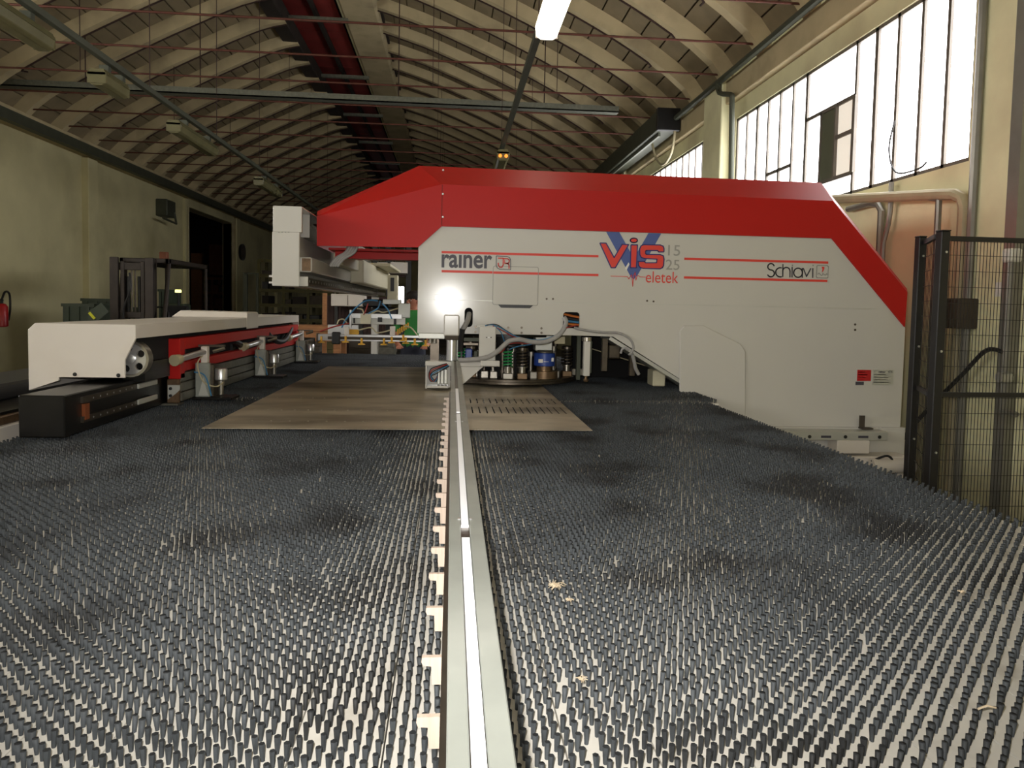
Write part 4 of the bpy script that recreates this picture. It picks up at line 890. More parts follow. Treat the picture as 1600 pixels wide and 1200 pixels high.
MB().box(rxf-.04, rx_, yr0-.03, yr0+.05, ZBT+.004, ZBT+.014).build('end_foot', 'stackgrey', ca)
# sheet clamps
for n_, y in enumerate((4.05, 5.25, 6.6)):
    x = rx_+.01; z0 = ZBT+.01
    cl = MB().box(x, x+.075, y, y+.03, z0+.01, z0+.2).build('clamp', 'galv', ca, bevel=.004)
    MB().prism([(x+.02, z0+.02), (x+.07, z0+.02), (x+.045, z0+.12)], 'y', y-.006, y+.001).build('clamp_cheek', 'plateclr', cl)
    MB().box(x, x+.09, y+.03, y+.12, z0+.01, z0+.19).build('clamp_body', 'dsteel', cl, bevel=.004)
    MB().box(x-.01, x+.2, y-.02, y+.13, z0-.002, z0+.012).build('clamp_jaw', 'blackm', cl, bevel=.003)
    MB().lathe((x+.12, y+.06, z0+.1), [(.03, 0), (.034, .005), (.034, .06), (.03, .066)], 16).build('clamp_cylinder', 'alu', cl, smooth=True)
    MB().lathe((x+.12, y+.06, z0+.02), [(.014, 0), (.014, .05), (.02, .05), (.02, .08)], 12).build('clamp_piston', 'steel', cl, smooth=True)
    MB().cyl((x+.0, y-.235, z0+.236), (x+.05, y+.03, z0+.262), .017, n=12).build('clamp_rod', 'alu', cl, smooth=True)
    MB().cyl((x-.008, y-.275, z0+.233), (x+.002, y-.23, z0+.237), .03, .026, n=12).build('clamp_knob', 'pipe', cl, smooth=True)
    MB().box(x+.03, x+.065, y-.0, y+.04, z0+.2, z0+.29).build('clamp_lug', 'white2', cl, bevel=.004)
    MB().box(x+.0, x+.14, y+.05, y+.075, z0+.285, z0+.297).build('clamp_arm', 'dsteel', cl)
    MB().cyl((x+.08, y+.05, z0+.26), (x+.14, y+.06, z0+.28), .01, n=8).build('clamp_nut', 'steel', cl)
    MB().tube(spline([(x+.06, y+.02, z0+.26), (x+.02, y-.02, z0+.2), (x+.05, y-.02, z0+.1), (x+.11, y+.0, z0+.07), (x+.14, y+.03, z0+.09)]), .004, 6).build('clamp_wire', 'pipe', cl)
    MB().tube(spline([(x+.0, y-.01, z0+.15), (x+.06, y-.02, z0+.13), (x+.09, y-.01, z0+.02)]), .004, 6).build('clamp_wire', 'wireblue', cl)
# side beam at the left edge of the table
sb = thing('side_beam', 'white and black machine side beam at the left edge of the photo', 'side beam', (-1.9, 4, -1.5))
MB().box(-2.25, -1.74, 2.4, 8, -.66, -.507).build('beam_body', 'white2', sb, bevel=.005); MB().box(-2.2, -1.76, 2.5, 8, -.507, -.472).build('beam_rail', 'brownplate', sb, bevel=.004)
MB().box(-2.15, -1.78, 2.6, 8, -.472, -.46).build('beam_strip', 'blackm', sb); MB().box(-2.3, -1.97, 3.0, 8, -.46, -.385).build('beam_cover', 'black', sb, bevel=.01)
MB().box(-2.2, -1.78, 2.5, 7.9, -1.5, -.66).build('beam_base', 'white2', sb)

# ------------------------------------------------------------------ gantry beam (loader)
YG = 4.45
ga = thing('loader_gantry', 'white loader beam with open box end running back beside the red cover', 'loader beam', (-1, 7, .1))
gx0, gx1 = at(425, 390, YG).x, at(471, 390, YG).x; gz0, gzm, gz1 = at(440, 447, YG).z, at(440, 362, YG).z, at(440, 321.5, YG).z
MB().box(gx0, gx1-.012, YG, YG+.02, gz0, gzm).build('end_plate', 'white', ga, bevel=.004)
MB().box(gx0+.004, gx1, YG+.004, YG+.02, gzm, gz1).build('end_plate', 'white', ga, bevel=.002)
for u in (436, 441, 446, 451): p = at(u, 363, YG); MB().cyl((p.x, YG-.003, p.z), (p.x, YG+.001, p.z), .004, n=8).build('screw', 'galv', ga)
ge = 9.6
MB().box(gx0+.005, gx1-.06, YG+.02, ge, gz0+.005, gzm).build('main_beam', 'white', ga, bevel=.004)
MB().box(gx0+.01, gx0+.018, YG+.02, ge, gzm, gz1).box(gx0+.018, gx1, YG+.02, ge, gz1-.006, gz1).box(gx0+.018, gx1-.02, YG+.35, YG+.36, gzm, gz1).build('upper_duct', 'white', ga)
zt1, zt2 = at(480, 425, YG+.03).z, at(480, 402, YG+.03).z
MB().box(gx1-.07, gx1+.055, YG+.03, ge, zt1, zt2).build('side_tube', 'white', ga, bevel=.008)
MB().box(gx1-.003, gx1+.05, YG+.0285, YG+.0305, zt1+.006, zt2-.006).build('tube_mouth', 'brownplate', ga)
zr1, zr2 = at(480, 444, YG+.03).z, at(480, 434, YG+.03).z
MB().box(gx1-.06, gx1+.03, YG+.03, ge, zr1, zr2).build('linear_rail', 'dsteel', ga, bevel=.003)
MB().box(gx1-.02, gx1+.034, YG+.028, YG+.04, zr1-.012, zr2+.006).build('rail_stop', 'white', ga)
b0 = None
for k in range(40):
    y = YG+.1+.1*k
    if b0 is None: b0 = MB().cyl((gx1+.029, y, (zr1+zr2)/2), (gx1+.032, y, (zr1+zr2)/2), .008, n=8).build('rail_bolt', 'alu', ga); y_ = y
    else: copy_to(b0, dy=y-y_)
MB().box(gx0-.03, gx0+.005, YG+.05, ge, zr1, zr1+.012).box(gx0-.03, gx0+.005, YG+.05, ge, zr2, zr2+.012).build('outer_rail', 'white', ga)
MB().box(gx1+.04, gx1+.16, 6.2, 8.8, zt1-.01, zt2+.1).build('drive_cover', 'cream', ga, bevel=.01)
MB().box(gx1+.0, gx1+.3, 7.2, 8.6, zt2+.1, zt2+.13).build('drive_lid', 'cream', ga, bevel=.006)
MB().box(gx1+.05, gx1+.12, 5.3, 6.2, zt2, zt2+.09).build('cable_guard', 'cream', ga, bevel=.006)
for k in range(4):
    MB().tube(spline([at(546+4*k, 384, YG+.35), at(540+4*k, 395, YG+.34), at(525+4*k, 404, YG+.33), at(516+3.5*k, 416, YG+.33)]), .012, 8).build('flex_conduit', 'hose', ga, smooth=True)
MB().box(gx0+.05, gx1-.05, ge-.2, ge, -1.5, gz0).build('support_post', 'white', ga)
MB().box(gx0+.06, gx1-.06, YG+.9, YG+1.1, gz1-.006, gz1+.03).build('tie_plate', 'white', ga)
# suction head
su = thing('suction_frame', 'aluminium suction frame with yellow cups hanging under the loader beam', 'suction frame', at(580, 540, 8))
YS = 8.0
def sbx(u0, v0, u1, v1, Y, d, nm, m, bev=.003): bx(u0, v0, u1, v1, Y, d).build(nm, m, su, bevel=bev)
sbx(494, 524.5, 662, 532, YS, .08, 'cross_bar', 'alu'); sbx(512, 528, 662, 530, YS-.003, .01, 'bar_groove', 'carton', 0)
sbx(512, 508, 560, 523, YS+.3, .06, 'side_bar', 'alu'); sbx(548, 491, 628, 497, YS+.1, .06, 'top_bar', 'alu'); sbx(547, 497, 633, 506, YS+.12, .06, 'top_bar', 'plateclr')
sbx(546, 484, 549, 512, YS+.05, .04, 'post', 'alu'); sbx(552, 497, 554.5, 505, YS+.08, .03, 'knob', 'black'); sbx(590, 496, 597, 503, YS+.08, .03, 'knob', 'black'); sbx(615, 498, 619, 507, YS+.08, .03, 'knob', 'black')
sbx(609, 510, 617, 525, YS, .08, 'bracket', 'white2'); sbx(538, 511, 545, 523, YS-.02, .05, 'valve', 'white2'); sbx(563, 491, 579, 506, YS+.05, .05, 'valve_block', 'cream')
sbx(545, 515, 560, 524, YS+.02, .06, 'spring_pack', 'suction'); 
for k in range(6): 
    a = at(620+3.2*k, 523-2*k, YS); MB().box(a.x, a.x+.015, YS+.03, YS+.08, a.z, a.z+.06).build('spring_finger', 'suction', su)
sbx(518, 519, 531, 538, YS-.03, .08, 'motor', 'black', .01); sbx(566, 468, 606, 480, YS+.4, .3, 'head_block', 'blackm', .02); sbx(580, 480, 622, 492, YS+.4, .3, 'head_block', 'blackm', .02)
sbx(605, 430, 621, 472, YS+.5, .2, 'lift_column', 'cream'); sbx(610, 434, 616, 455, YS+.49, .02, 'column_slot', 'black', 0); sbx(622, 474, 640, 497, YS+.2, .15, 'control_box', 'plateclr', .008); sbx(598, 468, 625, 475, YS+.3, .3, 'head_plate', 'plateclr')
sbx(494, 521, 497, 536, YS-.01, .1, 'end_knob', 'dsteel')
for u, v in ((502, 534.5), (540, 534), (565, 537.5), (600, 538), (612, 535), (634, 536), (648, 538), (665, 540), (630, 532)):
    a = at(u, v+1, YS-.05); MB().lathe((a.x, YS-.05, a.z), [(.04, 0), (.035, .012), (.012, .016), (.012, .07)], 14).build('suction_cup', 'suction', su, smooth=True)
for k, (c, px) in enumerate((('wireblue', [(590, 470), (572, 470), (555, 482), (540, 500), (534, 512)]), ('wireblue', [(597, 474), (606, 484), (612, 498)]), ('wireblue', [(594, 470), (590, 482), (575, 490)]), ('pipe', [(527, 506), (530, 500), (537, 499), (542, 505)]), ('wirered', [(500, 518), (520, 511), (545, 505)]), ('wirered', [(575, 474), (572, 484), (568, 492)]), ('pipe', [(558, 482), (566, 484), (569, 492)]), ('pipe', [(580, 490), (590, 486), (600, 488), (622, 482)]), ('wireblk', [(660, 530), (672, 545), (690, 556)]), ('pipe', [(632, 510), (642, 512), (652, 524)]), ('pipe', [(560, 516), (580, 512), (590, 520), (610, 516)]))):
    MB().tube(path(px, YS-.02, YS), .008, 6).build('tube', c, su, smooth=True)
# ------------------------------------------------------------------ safety fence
YN = 4.0
P2 = at(1474, 362, YN); P1 = at(1439, 371, YN+.4)
sf = thing('safety_fence', 'black wire mesh safety fence with two posts right of the machine', 'fence', (P2.x, P2.y, -1.5))
def post(p, w=.056):
    t = MB().box(p.x-w/2, p.x+w/2, p.y-w/2, p.y+w/2, -1.49, p.z).build('fence_post', 'fence', sf, bevel=.004)
    MB().box(p.x-w/2-.002, p.x+w/2+.002, p.y-w/2-.002, p.y+w/2+.002, p.z, p.z+.008).build('post_cap', 'black', t, bevel=.003)
    MB().box(p.x-w*.9, p.x+w*.9, p.y-w*.9, p.y+w*.9, -1.5, -1.49).build('foot_plate', 'fence', t)
    for dz in (-.12, -.7, -1.3): MB().cyl((p.x+.004, p.y-w/2-.006, p.z+dz), (p.x+.004, p.y-w/2, p.z+dz), .007, n=8).build('post_bolt', 'alu', t)
post(P2); post(P1, .05)
def panel(a, b, ztop, pitch=.0205):
    a = Vector(a); b = Vector(b); d = (b-a); L = d.length; d.normalize()
    nrm = Vector((-d.y, d.x, 0))*.012
    pp = [a+nrm, b+nrm, b-nrm, a-nrm]
    def rail(z0, z1): return MB().hexa([(q.x, q.y, z0) for q in pp], [(q.x, q.y, z1) for q in pp])
    t = rail(ztop-.028, ztop).build('mesh_panel', 'fence', sf)
    mid = at(1540, 617, YN).z; rail(mid-.014, mid+.014).build('panel_rail', 'fence', t); rail(-1.42, -1.39).build('panel_rail', 'fence', t)
    n = int(L/pitch); w0 = None
    for i in range(1, n):
        p = a+d*(L*i/n)
        if w0 is None: w0 = MB().box(p.x-.0014, p.x+.0014, p.y-.0014, p.y+.0014, -1.4, ztop-.02).build('wire', 'fence', t); q = p
        else: copy_to(w0, dx=p.x-q.x, dy=p.y-q.y)
    z = ztop-.11; w1 = None
    while z > -1.35:
        if w1 is None: w1 = MB().tube([(a.x, a.y, z), (b.x, b.y, z)], .002, 4).build('cross_wire', 'fence', t); zz = z
        else: copy_to(w1, dz=z-zz)
        z -= .0935
panel((P2.x+.03, YN, 0), (3.72, YN, 0), P2.z-.025)
panel((P1.x+.025, P1.y, 0), (P2.x-.02, P2.y+.03, 0), P1.z-.02, .042)

# ------------------------------------------------------------------ fire extinguisher
q = atx(0, 490, XL+.12)
fe = thing('fire_extinguisher', 'red fire extinguisher hanging on the left wall', 'fire extinguisher', (q.x, q.y, q.z-.3))
zb_ = atx(0, 511, XL+.12).z; zt_ = atx(0, 474, XL+.12).z; ex = XL+.13; ey = atx(3, 490, XL+.13).y
MB().lathe((ex, ey, zb_), [(.07, 0), (.095, .02), (.095, zt_-zb_-.06), (.06, zt_-zb_-.01), (.03, zt_-zb_)], 18).build('bottle', 'extred', fe, smooth=True)
MB().lathe((ex, ey, zt_), [(.025, 0), (.025, .05), (.035, .05), (.02, .08)], 10).build('valve', 'black', fe, smooth=True)
MB().tube(spline([(ex, ey, zt_+.06), (ex+.0, ey+.1, zt_+.2), (ex, ey+.22, zt_+.16), (ex+.02, ey+.2, zt_-.1), (ex+.02, ey+.14, zt_-.3)]), .018, 6).build('hose', 'black', fe, smooth=True)
MB().box(ex-.1, ex-.08, ey-.02, ey+.02, zt_-.02, zt_+.08).build('wall_hook', 'dsteel', fe)

# ------------------------------------------------------------------ forklift
YL = 12.0
lf = thing('forklift', 'dark forklift truck with tall mast parked by the left wall', 'forklift', at(240, 480, 13).xy.to_3d()+Vector((0, 0, -1.5)))
lx0, lx1 = at(171, 440, YL).x, at(239, 440, YL).x; lz = at(205, 402, YL).z
for s, x in ((1, lx0), (-1, lx1)):
    MB().box(min(x, x+s*.13), max(x, x+s*.13), YL, YL+.05, -1.4, lz).box(min(x, x+s*.035), max(x, x+s*.035), YL+.05, YL+.16, -1.4, lz).build('mast_channel', 'lift', lf, bevel=.006)
    xi = x+s*.15; MB().box(min(xi, xi+s*.06), max(xi, xi+s*.06), YL+.04, YL+.16, -1.4, lz-.06).build('inner_mast', 'lift', lf, bevel=.005)
    MB().cyl((xi+s*.1, YL+.1, -1.2), (xi+s*.1, YL+.1, lz-.3), .03, n=10).build('lift_ram', 'blackm', lf, smooth=True)
    MB().tube([(xi+s*.16, YL+.08, -1.0), (xi+s*.16, YL+.08, lz-.15)], .014, 6).build('lift_chain', 'dsteel', lf)
    MB().box(min(x, x+s*.1)+s*.2, max(x, x+s*.1)+s*.2, YL-1.0, YL+.0, -1.42, -1.38).box(min(x, x+s*.1)+s*.2, max(x, x+s*.1)+s*.2, YL-.04, YL, -1.42, -.9).build('fork', 'blackm', lf)
for z0, z1 in ((lz-.2, lz-.08), (-.3, -.2)): MB().box(lx0, lx1, YL+.05, YL+.12, z0, z1).build('mast_crossbar', 'lift', lf, bevel=.006)
MB().box(lx0+.05, lx1-.05, YL-.02, YL+.04, -1.2, -1.1).box(lx0+.05, lx1-.05, YL-.02, YL+.04, -.8, -.7).build('fork_carriage', 'blackm', lf)
MB().tube(spline([(lx0+.3, YL+.02, lz-.25), (lx0+.33, YL-.02, lz-.5), (lx0+.22, YL+.0, lz-.8), (lx0+.2, YL, -.3)]), .018, 6).build('hydraulic_hose', 'wireblk', lf, smooth=True)
gx0_, gx1_, gz_ = lx0+.02, lx1+.14, at(300, 418, YL+2).z
gz_f = gz_+.12
MB().box(gx0_, gx0_+.07, YL+.3, YL+2.2, gz_-.02, gz_+.06).box(gx1_-.07, gx1_, YL+.3, YL+2.2, gz_-.02, gz_+.06).box(gx0_, gx1_, YL+.3, YL+.38, gz_-.02, gz_+.06).box(gx0_, gx1_, YL+2.12, YL+2.2, gz_-.02, gz_+.06).build('overhead_guard', 'lift', lf, bevel=.01)
for k in range(5): MB().box(gx0_+.07+k*.13, gx0_+.1+k*.13, YL+.35, YL+2.15, gz_+.0, gz_+.05).build('guard_slat', 'lift', lf)
for x in (gx0_+.035, gx1_-.035):
    MB().tube([(x, YL+.38, gz_), (x, YL+.1, -.7)], .035, 8).build('guard_post', 'lift', lf); MB().tube([(x, YL+2.16, gz_), (x, YL+2.2, -.75)], .03, 8).build('guard_post', 'lift', lf)
MB().prism([(YL+.3, -1.25), (YL+2.5, -1.25), (YL+2.55, -.7), (YL+2.2, -.62), (YL+1.4, -.75), (YL+.9, -1.1), (YL+.3, -.75)], 'x', gx0_, gx1_).build('body', 'liftbody', lf, bevel=.03)
MB().box(gx0_+.2, gx1_-.2, YL+1.3, YL+1.75, -.75, -.6).box(gx0_+.2, gx1_-.2, YL+1.7, YL+1.8, -.6, -.1).build('seat', 'tyre', lf, bevel=.03)
MB().tube([(-.17*math.cos(k*pi/8)+(gx0_+gx1_)/2, YL+.85+.06*math.sin(k*pi/8), -.28+.16*math.sin(k*pi/8)) for k in range(16)], .016, 6, True).build('steering_wheel', 'black', lf, smooth=True)
for x in (gx0_+.02, gx1_-.02):
    for y, r in ((YL+.55, .33), (YL+2.0, .26)): MB().lathe((x-.09, y, -1.5+r), [(r-.06, 0), (r, .03), (r, .15), (r-.06, .18)], 20, 'x').build('wheel', 'tyre', lf, smooth=True)
a = at(256, 403, YL+.8); MB().box(a.x-.06, a.x+.06, YL+.75, YL+.87, gz_+.06, gz_+.2).build('beacon', 'brown', lf, bevel=.01)
# green crates behind it
def crate(u0, v0, u1, Y, d, label, m='green', strip=None):
    a, b = at(u0, v0, Y), at(u1, v0, Y)
    t = thing('metal_crate', label, 'crate', ((a.x+b.x)/2, Y, -1.5), 'green metal bins by the left wall')
    MB().box(a.x, b.x, Y, Y+.012, -1.5, a.z).box(a.x, b.x, Y+d-.012, Y+d, -1.5, a.z).box(a.x, a.x+.012, Y+.012, Y+d-.012, -1.5, a.z).box(b.x-.012, b.x, Y+.012, Y+d-.012, -1.5, a.z).box(a.x, b.x, Y, Y+d, -1.5, -1.48).build('bin_shell', m, t)
    MB().box(a.x-.02, b.x+.02, Y-.02, Y+.0, a.z-.05, a.z).build('bin_rim', m, t)
    for k in range(3): x = a.x+(b.x-a.x)*(k+.5)/3; MB().box(x-.025, x+.025, Y-.025, Y, -1.5, a.z-.05).build('bin_rib', m, t)
    return t
crate(98, 474, 146, 12.2, .8, 'dark green metal bin behind the white cover, farthest left')
crate(128, 466, 172, 13.4, .8, 'taller olive green bin behind the leftmost bin')
crate(208, 480, 224, 14.9, .6, 'narrow olive bin seen between the forklift mast uprights')
crate(248, 452, 264, 16.0, .7, 'tall green cabinet seen through the forklift cab')
p = at(148, 490, 11.6)
hd = thing('tilted_panel', 'tilted dark green sheet with a bright yellow edge leaning by the bins', 'panel', (p.x, 11.6, -1.5))
q = [at(u, v, 11.6) for u, v in ((138, 487), (158, 473), (170, 487), (148, 505))]
MB().prism([(k.x, k.z) for k in q]+[(q[3].x, -1.5), (q[0].x-.1, -1.5)], 'y', 11.6, 11.63).build('panel_sheet', 'green', hd)
a, b = at(139.5, 488.5, 11.59), at(148, 498, 11.59); MB().tube([a, b], .022, 6).build('bright_edge', 'yellow', hd)
p = at(279, 455, 14.9)
hl = thing('work_lamp', 'small bright lamp reflection plate on a stand behind the forklift cab', 'lamp', (p.x, 14.9, -1.5))
MB().tube([(p.x, 14.9, -1.5), (p.x, 14.9, p.z)], .025, 8).build('lamp_stand', 'black', hl); MB().box(p.x-.06, p.x+.06, 14.86, 14.9, p.z-.03, p.z+.03).build('lamp_face', mat('lamp_face', (250, 250, 150), .4, emit=2.0, var=0), hl, bevel=.01); MB().box(p.x-.25, p.x+.1, 14.95, 15.3, -1.5, p.z-.25).build('lamp_base', 'green', hl, bevel=.03)

# ------------------------------------------------------------------ racks and stores
def rack(u0, u1, vtop, Y, d, shelves, label, m, fill, group='storage racks at the back of the hall', bays=2, xoff=None):
    a, b = at(u0, vtop, Y), at(u1, vtop, Y)
    t = thing('storage_rack', label, 'rack', ((a.x+b.x)/2, Y, -1.5), group)
    for i in range(bays+1):
        x = a.x+(b.x-a.x)*i/bays
        for y in (Y, Y+d): MB().box(x-.04, x+.04, y, y+.07, -1.5, a.z).build('upright', m, t)
    zs_ = [-1.4+(a.z+1.35)*k/shelves for k in range(shelves+1)]
    for z in zs_: MB().box(a.x, b.x, Y-.01, Y+.04, z-.06, z+.04).box(a.x, b.x, Y+.04, Y+d, z-.01, z+.01).build('shelf', m, t)
    bn = 0
    ORD = ['first', 'second', 'third', 'fourth', 'fifth', 'sixth', 'seventh', 'eighth', 'ninth', 'tenth']
    for si, (z0, z1) in enumerate(zip(zs_, zs_[1:])):
        bn = 0
        x = a.x+.08
        while x < b.x-.2:
            w_ = random.uniform(.2, .5)*max(1, (b.x-a.x)/3); w_ = min(w_, b.x-.06-x); hh = (z1-z0-.12)*random.uniform(.45, .95)
            if random.random() < .85:
                c = single(MB().box(x, x+w_-.04, Y+.08, Y+d-.05, z0+.012, z0+hh), 'stored_box', random.choice(fill), '%s box from the left on the %s shelf up of the %s' % (ORD[bn], ORD[si], label.split(' with ')[0]), 'box', 'boxes on the '+label.split(' with ')[0], bevel=.008); bn += 1
            x += w_
    return t
rack(404, 520, 404, 22, .9, 6, 'olive steel rack with rows of dark bins behind the loader beam', 'olive', ['carton', 'darkwood', 'black'], bays=3)
rr = rack(300, 362, 432, dy0+7.5, .9, 4, 'rusty brown rack with cartons inside the dark doorway', 'brown', ['brown', 'carton'])
a = at(326, 385, dy0+7.6)
b = at(326, 382, dy0+7.6); c = at(360, 412, dy0+7.6)
single(MB().box(b.x, c.x, dy0+7.6, dy0+8.3, at(340, 432, dy0+7.6).z+.05, b.z), 'carton', 'brown', 'large reddish brown carton on top of the doorway rack', 'carton', bevel=.02)
a = at(308, 396, dy0+7.2); single(MB().box(a.x-.2, a.x+.2, dy0+7.1, dy0+7.3, -1.5, a.z), 'timber_post', 'wood', 'orange-brown timber post standing inside the doorway', 'post')
# pipe stand
sp = thing('pipe_stand', 'thin grey goalpost frame left of the olive rack', 'stand', (at(393, 500, 20).x, 20, -1.5))
a, b = at(383, 426, 20), at(402, 428, 20)
MB().box(a.x-.05, a.x+.05, 20, 20.1, -1.5, a.z).box(b.x-.03, b.x+.03, 20, 20.06, -1.5, a.z).box(a.x, b.x, 20, 20.06, a.z-.04, a.z).build('stand_frame', 'galvpaint', sp)
MB().box(a.x-.25, b.x+.1, 19.7, 20.5, -1.5, -1.44).build('stand_base', 'galvpaint', sp)
q = atx(374, 394, XL+.1)
ck = thing('wall_clock', 'dark round clock high on the wall right of the doorway', 'clock', (XL+.05, q.y, q.z))
MB().lathe((XL+.15, q.y, q.z), [(.28, 0), (.3, .03), (.3, .1)], 24, 'x').build('clock_case', 'black', ck, smooth=True); MB().lathe((XL+.25, q.y, q.z), [(.25, 0), (.25, .01)], 24, 'x').build('clock_face', 'carton', ck)
q = atx(268, 325, XL+.3)
wf = thing('wall_bracket_box', 'grey box with bent arm under the trunking left of the doorway', 'wall box', (XL, q.y, q.z))
MB().box(XL, XL+.3, q.y-.3, q.y+.3, q.z-.25, q.z+.2).build('box', 'galvpaint', wf, bevel=.02); MB().tube([(XL+.3, q.y+.2, q.z-.1), (XL+.35, q.y+.2, q.z-.4), (XL+.35, q.y-.7, q.z-.35)], .03, 6).build('arm', 'galvpaint', wf)
q = atx(141, 325, XL+.03); single(MB().box(XL, XL+.05, q.y-.08, q.y+.08, q.z-.08, q.z+.08), 'junction_box', 'pipe', 'small pale junction box on the left wall pillar', 'junction box', bevel=.01)
# things behind the loader, far down the hall
a = at(467, 509, 9.6); b = at(514, 509, 9.6)
wt = thing('wooden_bench', 'low wooden bench behind the end of the carriage', 'bench', ((a.x+b.x)/2, 9.6, -1.5))
for k in range(3): MB().box(a.x-.5, b.x+.2, 9.6+.22*k, 9.8+.22*k, a.z-.07, a.z).build('plank', 'wood', wt, bevel=.006)
for x in (a.x-.4, b.x+.05):
    for y in (9.65, 10.15): MB().box(x, x+.09, y, y+.09, -1.5, a.z-.07).build('leg', 'wood', wt)
MB().box(a.x-.5, b.x+.2, 9.62, 9.66, a.z-.2, a.z-.07).build('apron', 'wood', wt)
p = at(507, 460, 10.8); single(MB().box(p.x-.03, p.x+.03, 10.8, 10.86, -1.5, p.z+.02), 'timber_post', 'wood', 'thin upright timber behind the loader beam', 'post')
fn = thing('slatted_screen', 'dark reddish slatted screen behind the suction frame', 'screen', (at(545, 500, 13).x, 13, -1.5))
a, b = at(513, 462, 13), at(600, 462, 13)
s0 = None
for k in range(16):
    x = a.x+(b.x-a.x)*k/15
    if s0 is None: s0 = MB().box(x-.03, x+.03, 13, 13.04, -1.45, a.z).build('slat', 'darkrust', fn); xq = x
    else: copy_to(s0, dx=x-xq)
MB().box(a.x-.05, b.x+.05, 13.04, 13.08, -1.5, -1.38).box(a.x-.05, b.x+.05, 13.04, 13.08, a.z-.1, a.z).build('screen_rail', 'darkrust', fn)
a, b = at(517, 478, 12.6), at(570, 460, 12.6); wb = thing('white_cabinet', 'white box panel below the loader beam', 'cabinet', ((a.x+b.x)/2, 12.6, -1.5))
MB().box(a.x, b.x, 12.6, 12.9, a.z, b.z).build('cabinet_box', 'white2', wb, bevel=.01); MB().box(a.x+.05, a.x+.1, 12.7, 12.8, -1.5, a.z).box(b.x-.1, b.x-.05, 12.7, 12.8, -1.5, a.z).build('cabinet_legs', 'black', wb); MB().box((a.x+b.x)/2-.004, (a.x+b.x)/2+.004, 12.595, 12.6, a.z+.02, b.z-.02).build('door_gap', 'carton', wb)
for (u0, u1), lab in (((589, 605.5), 'narrow white board hung between black posts'), ((610, 637), 'wider white board hung between black posts, next to the machine')):
    a, b = at(u0, 427, 17), at(u1, 410, 17); t = thing('white_board', lab, 'board', ((a.x+b.x)/2, 17, a.z), 'white boards on black posts')
    MB().box(a.x, b.x, 17, 17.03, a.z, b.z).build('board_sheet', 'white2', t); MB().box(a.x, b.x, 16.98, 17, a.z-.02, a.z+.01).build('board_edge', 'carton', t)
    for k in (.2, .8): x = a.x+(b.x-a.x)*k; MB().box(x-.01, x+.01, 17.01, 17.02, b.z-.0, at(600, 384, 17).z+.02).build('board_hook', 'black', t)
pf = thing('black_portal', 'black steel portal frame carrying the white boards', 'frame', (at(620, 500, 17.1).x, 17.1, -1.5))
for u in (586, 607.5, 638.5): x = at(u, 430, 17.1).x; MB().box(x-.06, x+.06, 17.06, 17.18, -1.5, at(600, 384, 17).z).build('portal_post', 'black', pf)
MB().box(at(584, 430, 17.1).x, at(642, 430, 17.1).x, 17.0, 17.18, at(600, 384, 17).z, at(600, 380, 17).z).build('portal_beam', 'black', pf)
MB().box(at(584, 430, 17.1).x, at(642, 430, 17.1).x, 17.08, 17.16, at(600, 432, 17).z, at(600, 428, 17).z).build('portal_beam', 'darkrust', pf)
wv = struct('window_5', None, (0, YE-.05, 0)); a, b = at(620, 473, YE-.1), at(631, 448, YE-.1)
MB().box(a.x, b.x, YE-.06, YE-.04, a.z, b.z).build('pane', 'pane', wv); MB().box(a.x-.06, b.x+.06, YE-.04, YE, a.z-.06, b.z+.06).build('window_frame', 'wframe', wv); MB().box((a.x+b.x)/2-.02, (a.x+b.x)/2+.02, YE-.08, YE-.05, a.z, b.z).build('mullion', 'wframe', wv)
# stacked goods low behind the table
for k, (u0, u1, v, Y, m, lab) in enumerate(((508, 527, 535, 11, 'olive', 'mustard yellow stack behind the table under the suction frame'), (586, 614, 530, 11.2, 'stackgrey', 'grey stack of sheets behind the table, left of the operator'), (545, 580, 533, 11.5, 'carton', 'dark stack of cartons behind the suction frame'), (470, 500, 530, 12, 'carton', 'dark brown pile behind the wooden bench'))):
    a, b = at(u0, v, Y), at(u1, v, Y); t = thing('goods_stack', lab, 'stack', ((a.x+b.x)/2, Y, -1.5))
    n = 7; h = (a.z+1.5-.12)/n
    for i in range(n): o = random.uniform(-.015, .015); MB().box(a.x+o, b.x+o, Y, Y+.7, -1.38+h*i+.006, -1.38+h*(i+1)).build('layer', m, t)
    for i in range(3): x = a.x+(b.x-a.x-.1)*i/2; MB().box(x, x+.1, Y, Y+.7, -1.5, -1.38).build('pallet_block', 'wood', t)

# ------------------------------------------------------------------ operator behind the machine
pX = at(643, 470, 9.9).x+.03; pY = 9.9; eye = at(641, 472, pY).z
def skinned(name, joints, edges, mats, parent, sub=2):
    me = bpy.data.meshes.new(name); me.from_pydata([j[0] for j in joints], edges, []); o = bpy.data.objects.new(name, me); COL.objects.link(o)
    md = o.modifiers.new('skin', 'SKIN'); 
    for i, j in enumerate(joints): me.skin_vertices[0].data[i].radius = (j[1], j[2] if len(j) > 2 else j[1]); me.skin_vertices[0].data[i].use_root = (i == 0)
    o.modifiers.new('sub', 'SUBSURF').levels = sub
    bpy.context.view_layer.update()
    dg = bpy.context.evaluated_depsgraph_get(); m2 = bpy.data.meshes.new_from_object(o.evaluated_get(dg)); bpy.data.objects.remove(o)
    m2.name = name; o2 = bpy.data.objects.new(name, m2); COL.objects.link(o2); o2.parent = parent; ORG[o2] = ORG[parent]
    m2.materials.clear()
    for k in mats: m2.materials.append(M[k])
    m2.polygons.foreach_set('use_smooth', [True]*len(m2.polygons))
    return o2
hz0 = eye+1.5-1.55      # lift so that the eyes meet the photograph's height
pr = thing('person', 'person in a green shirt standing behind the suction frame, face turned left', 'person', (pX, pY, -1.5))
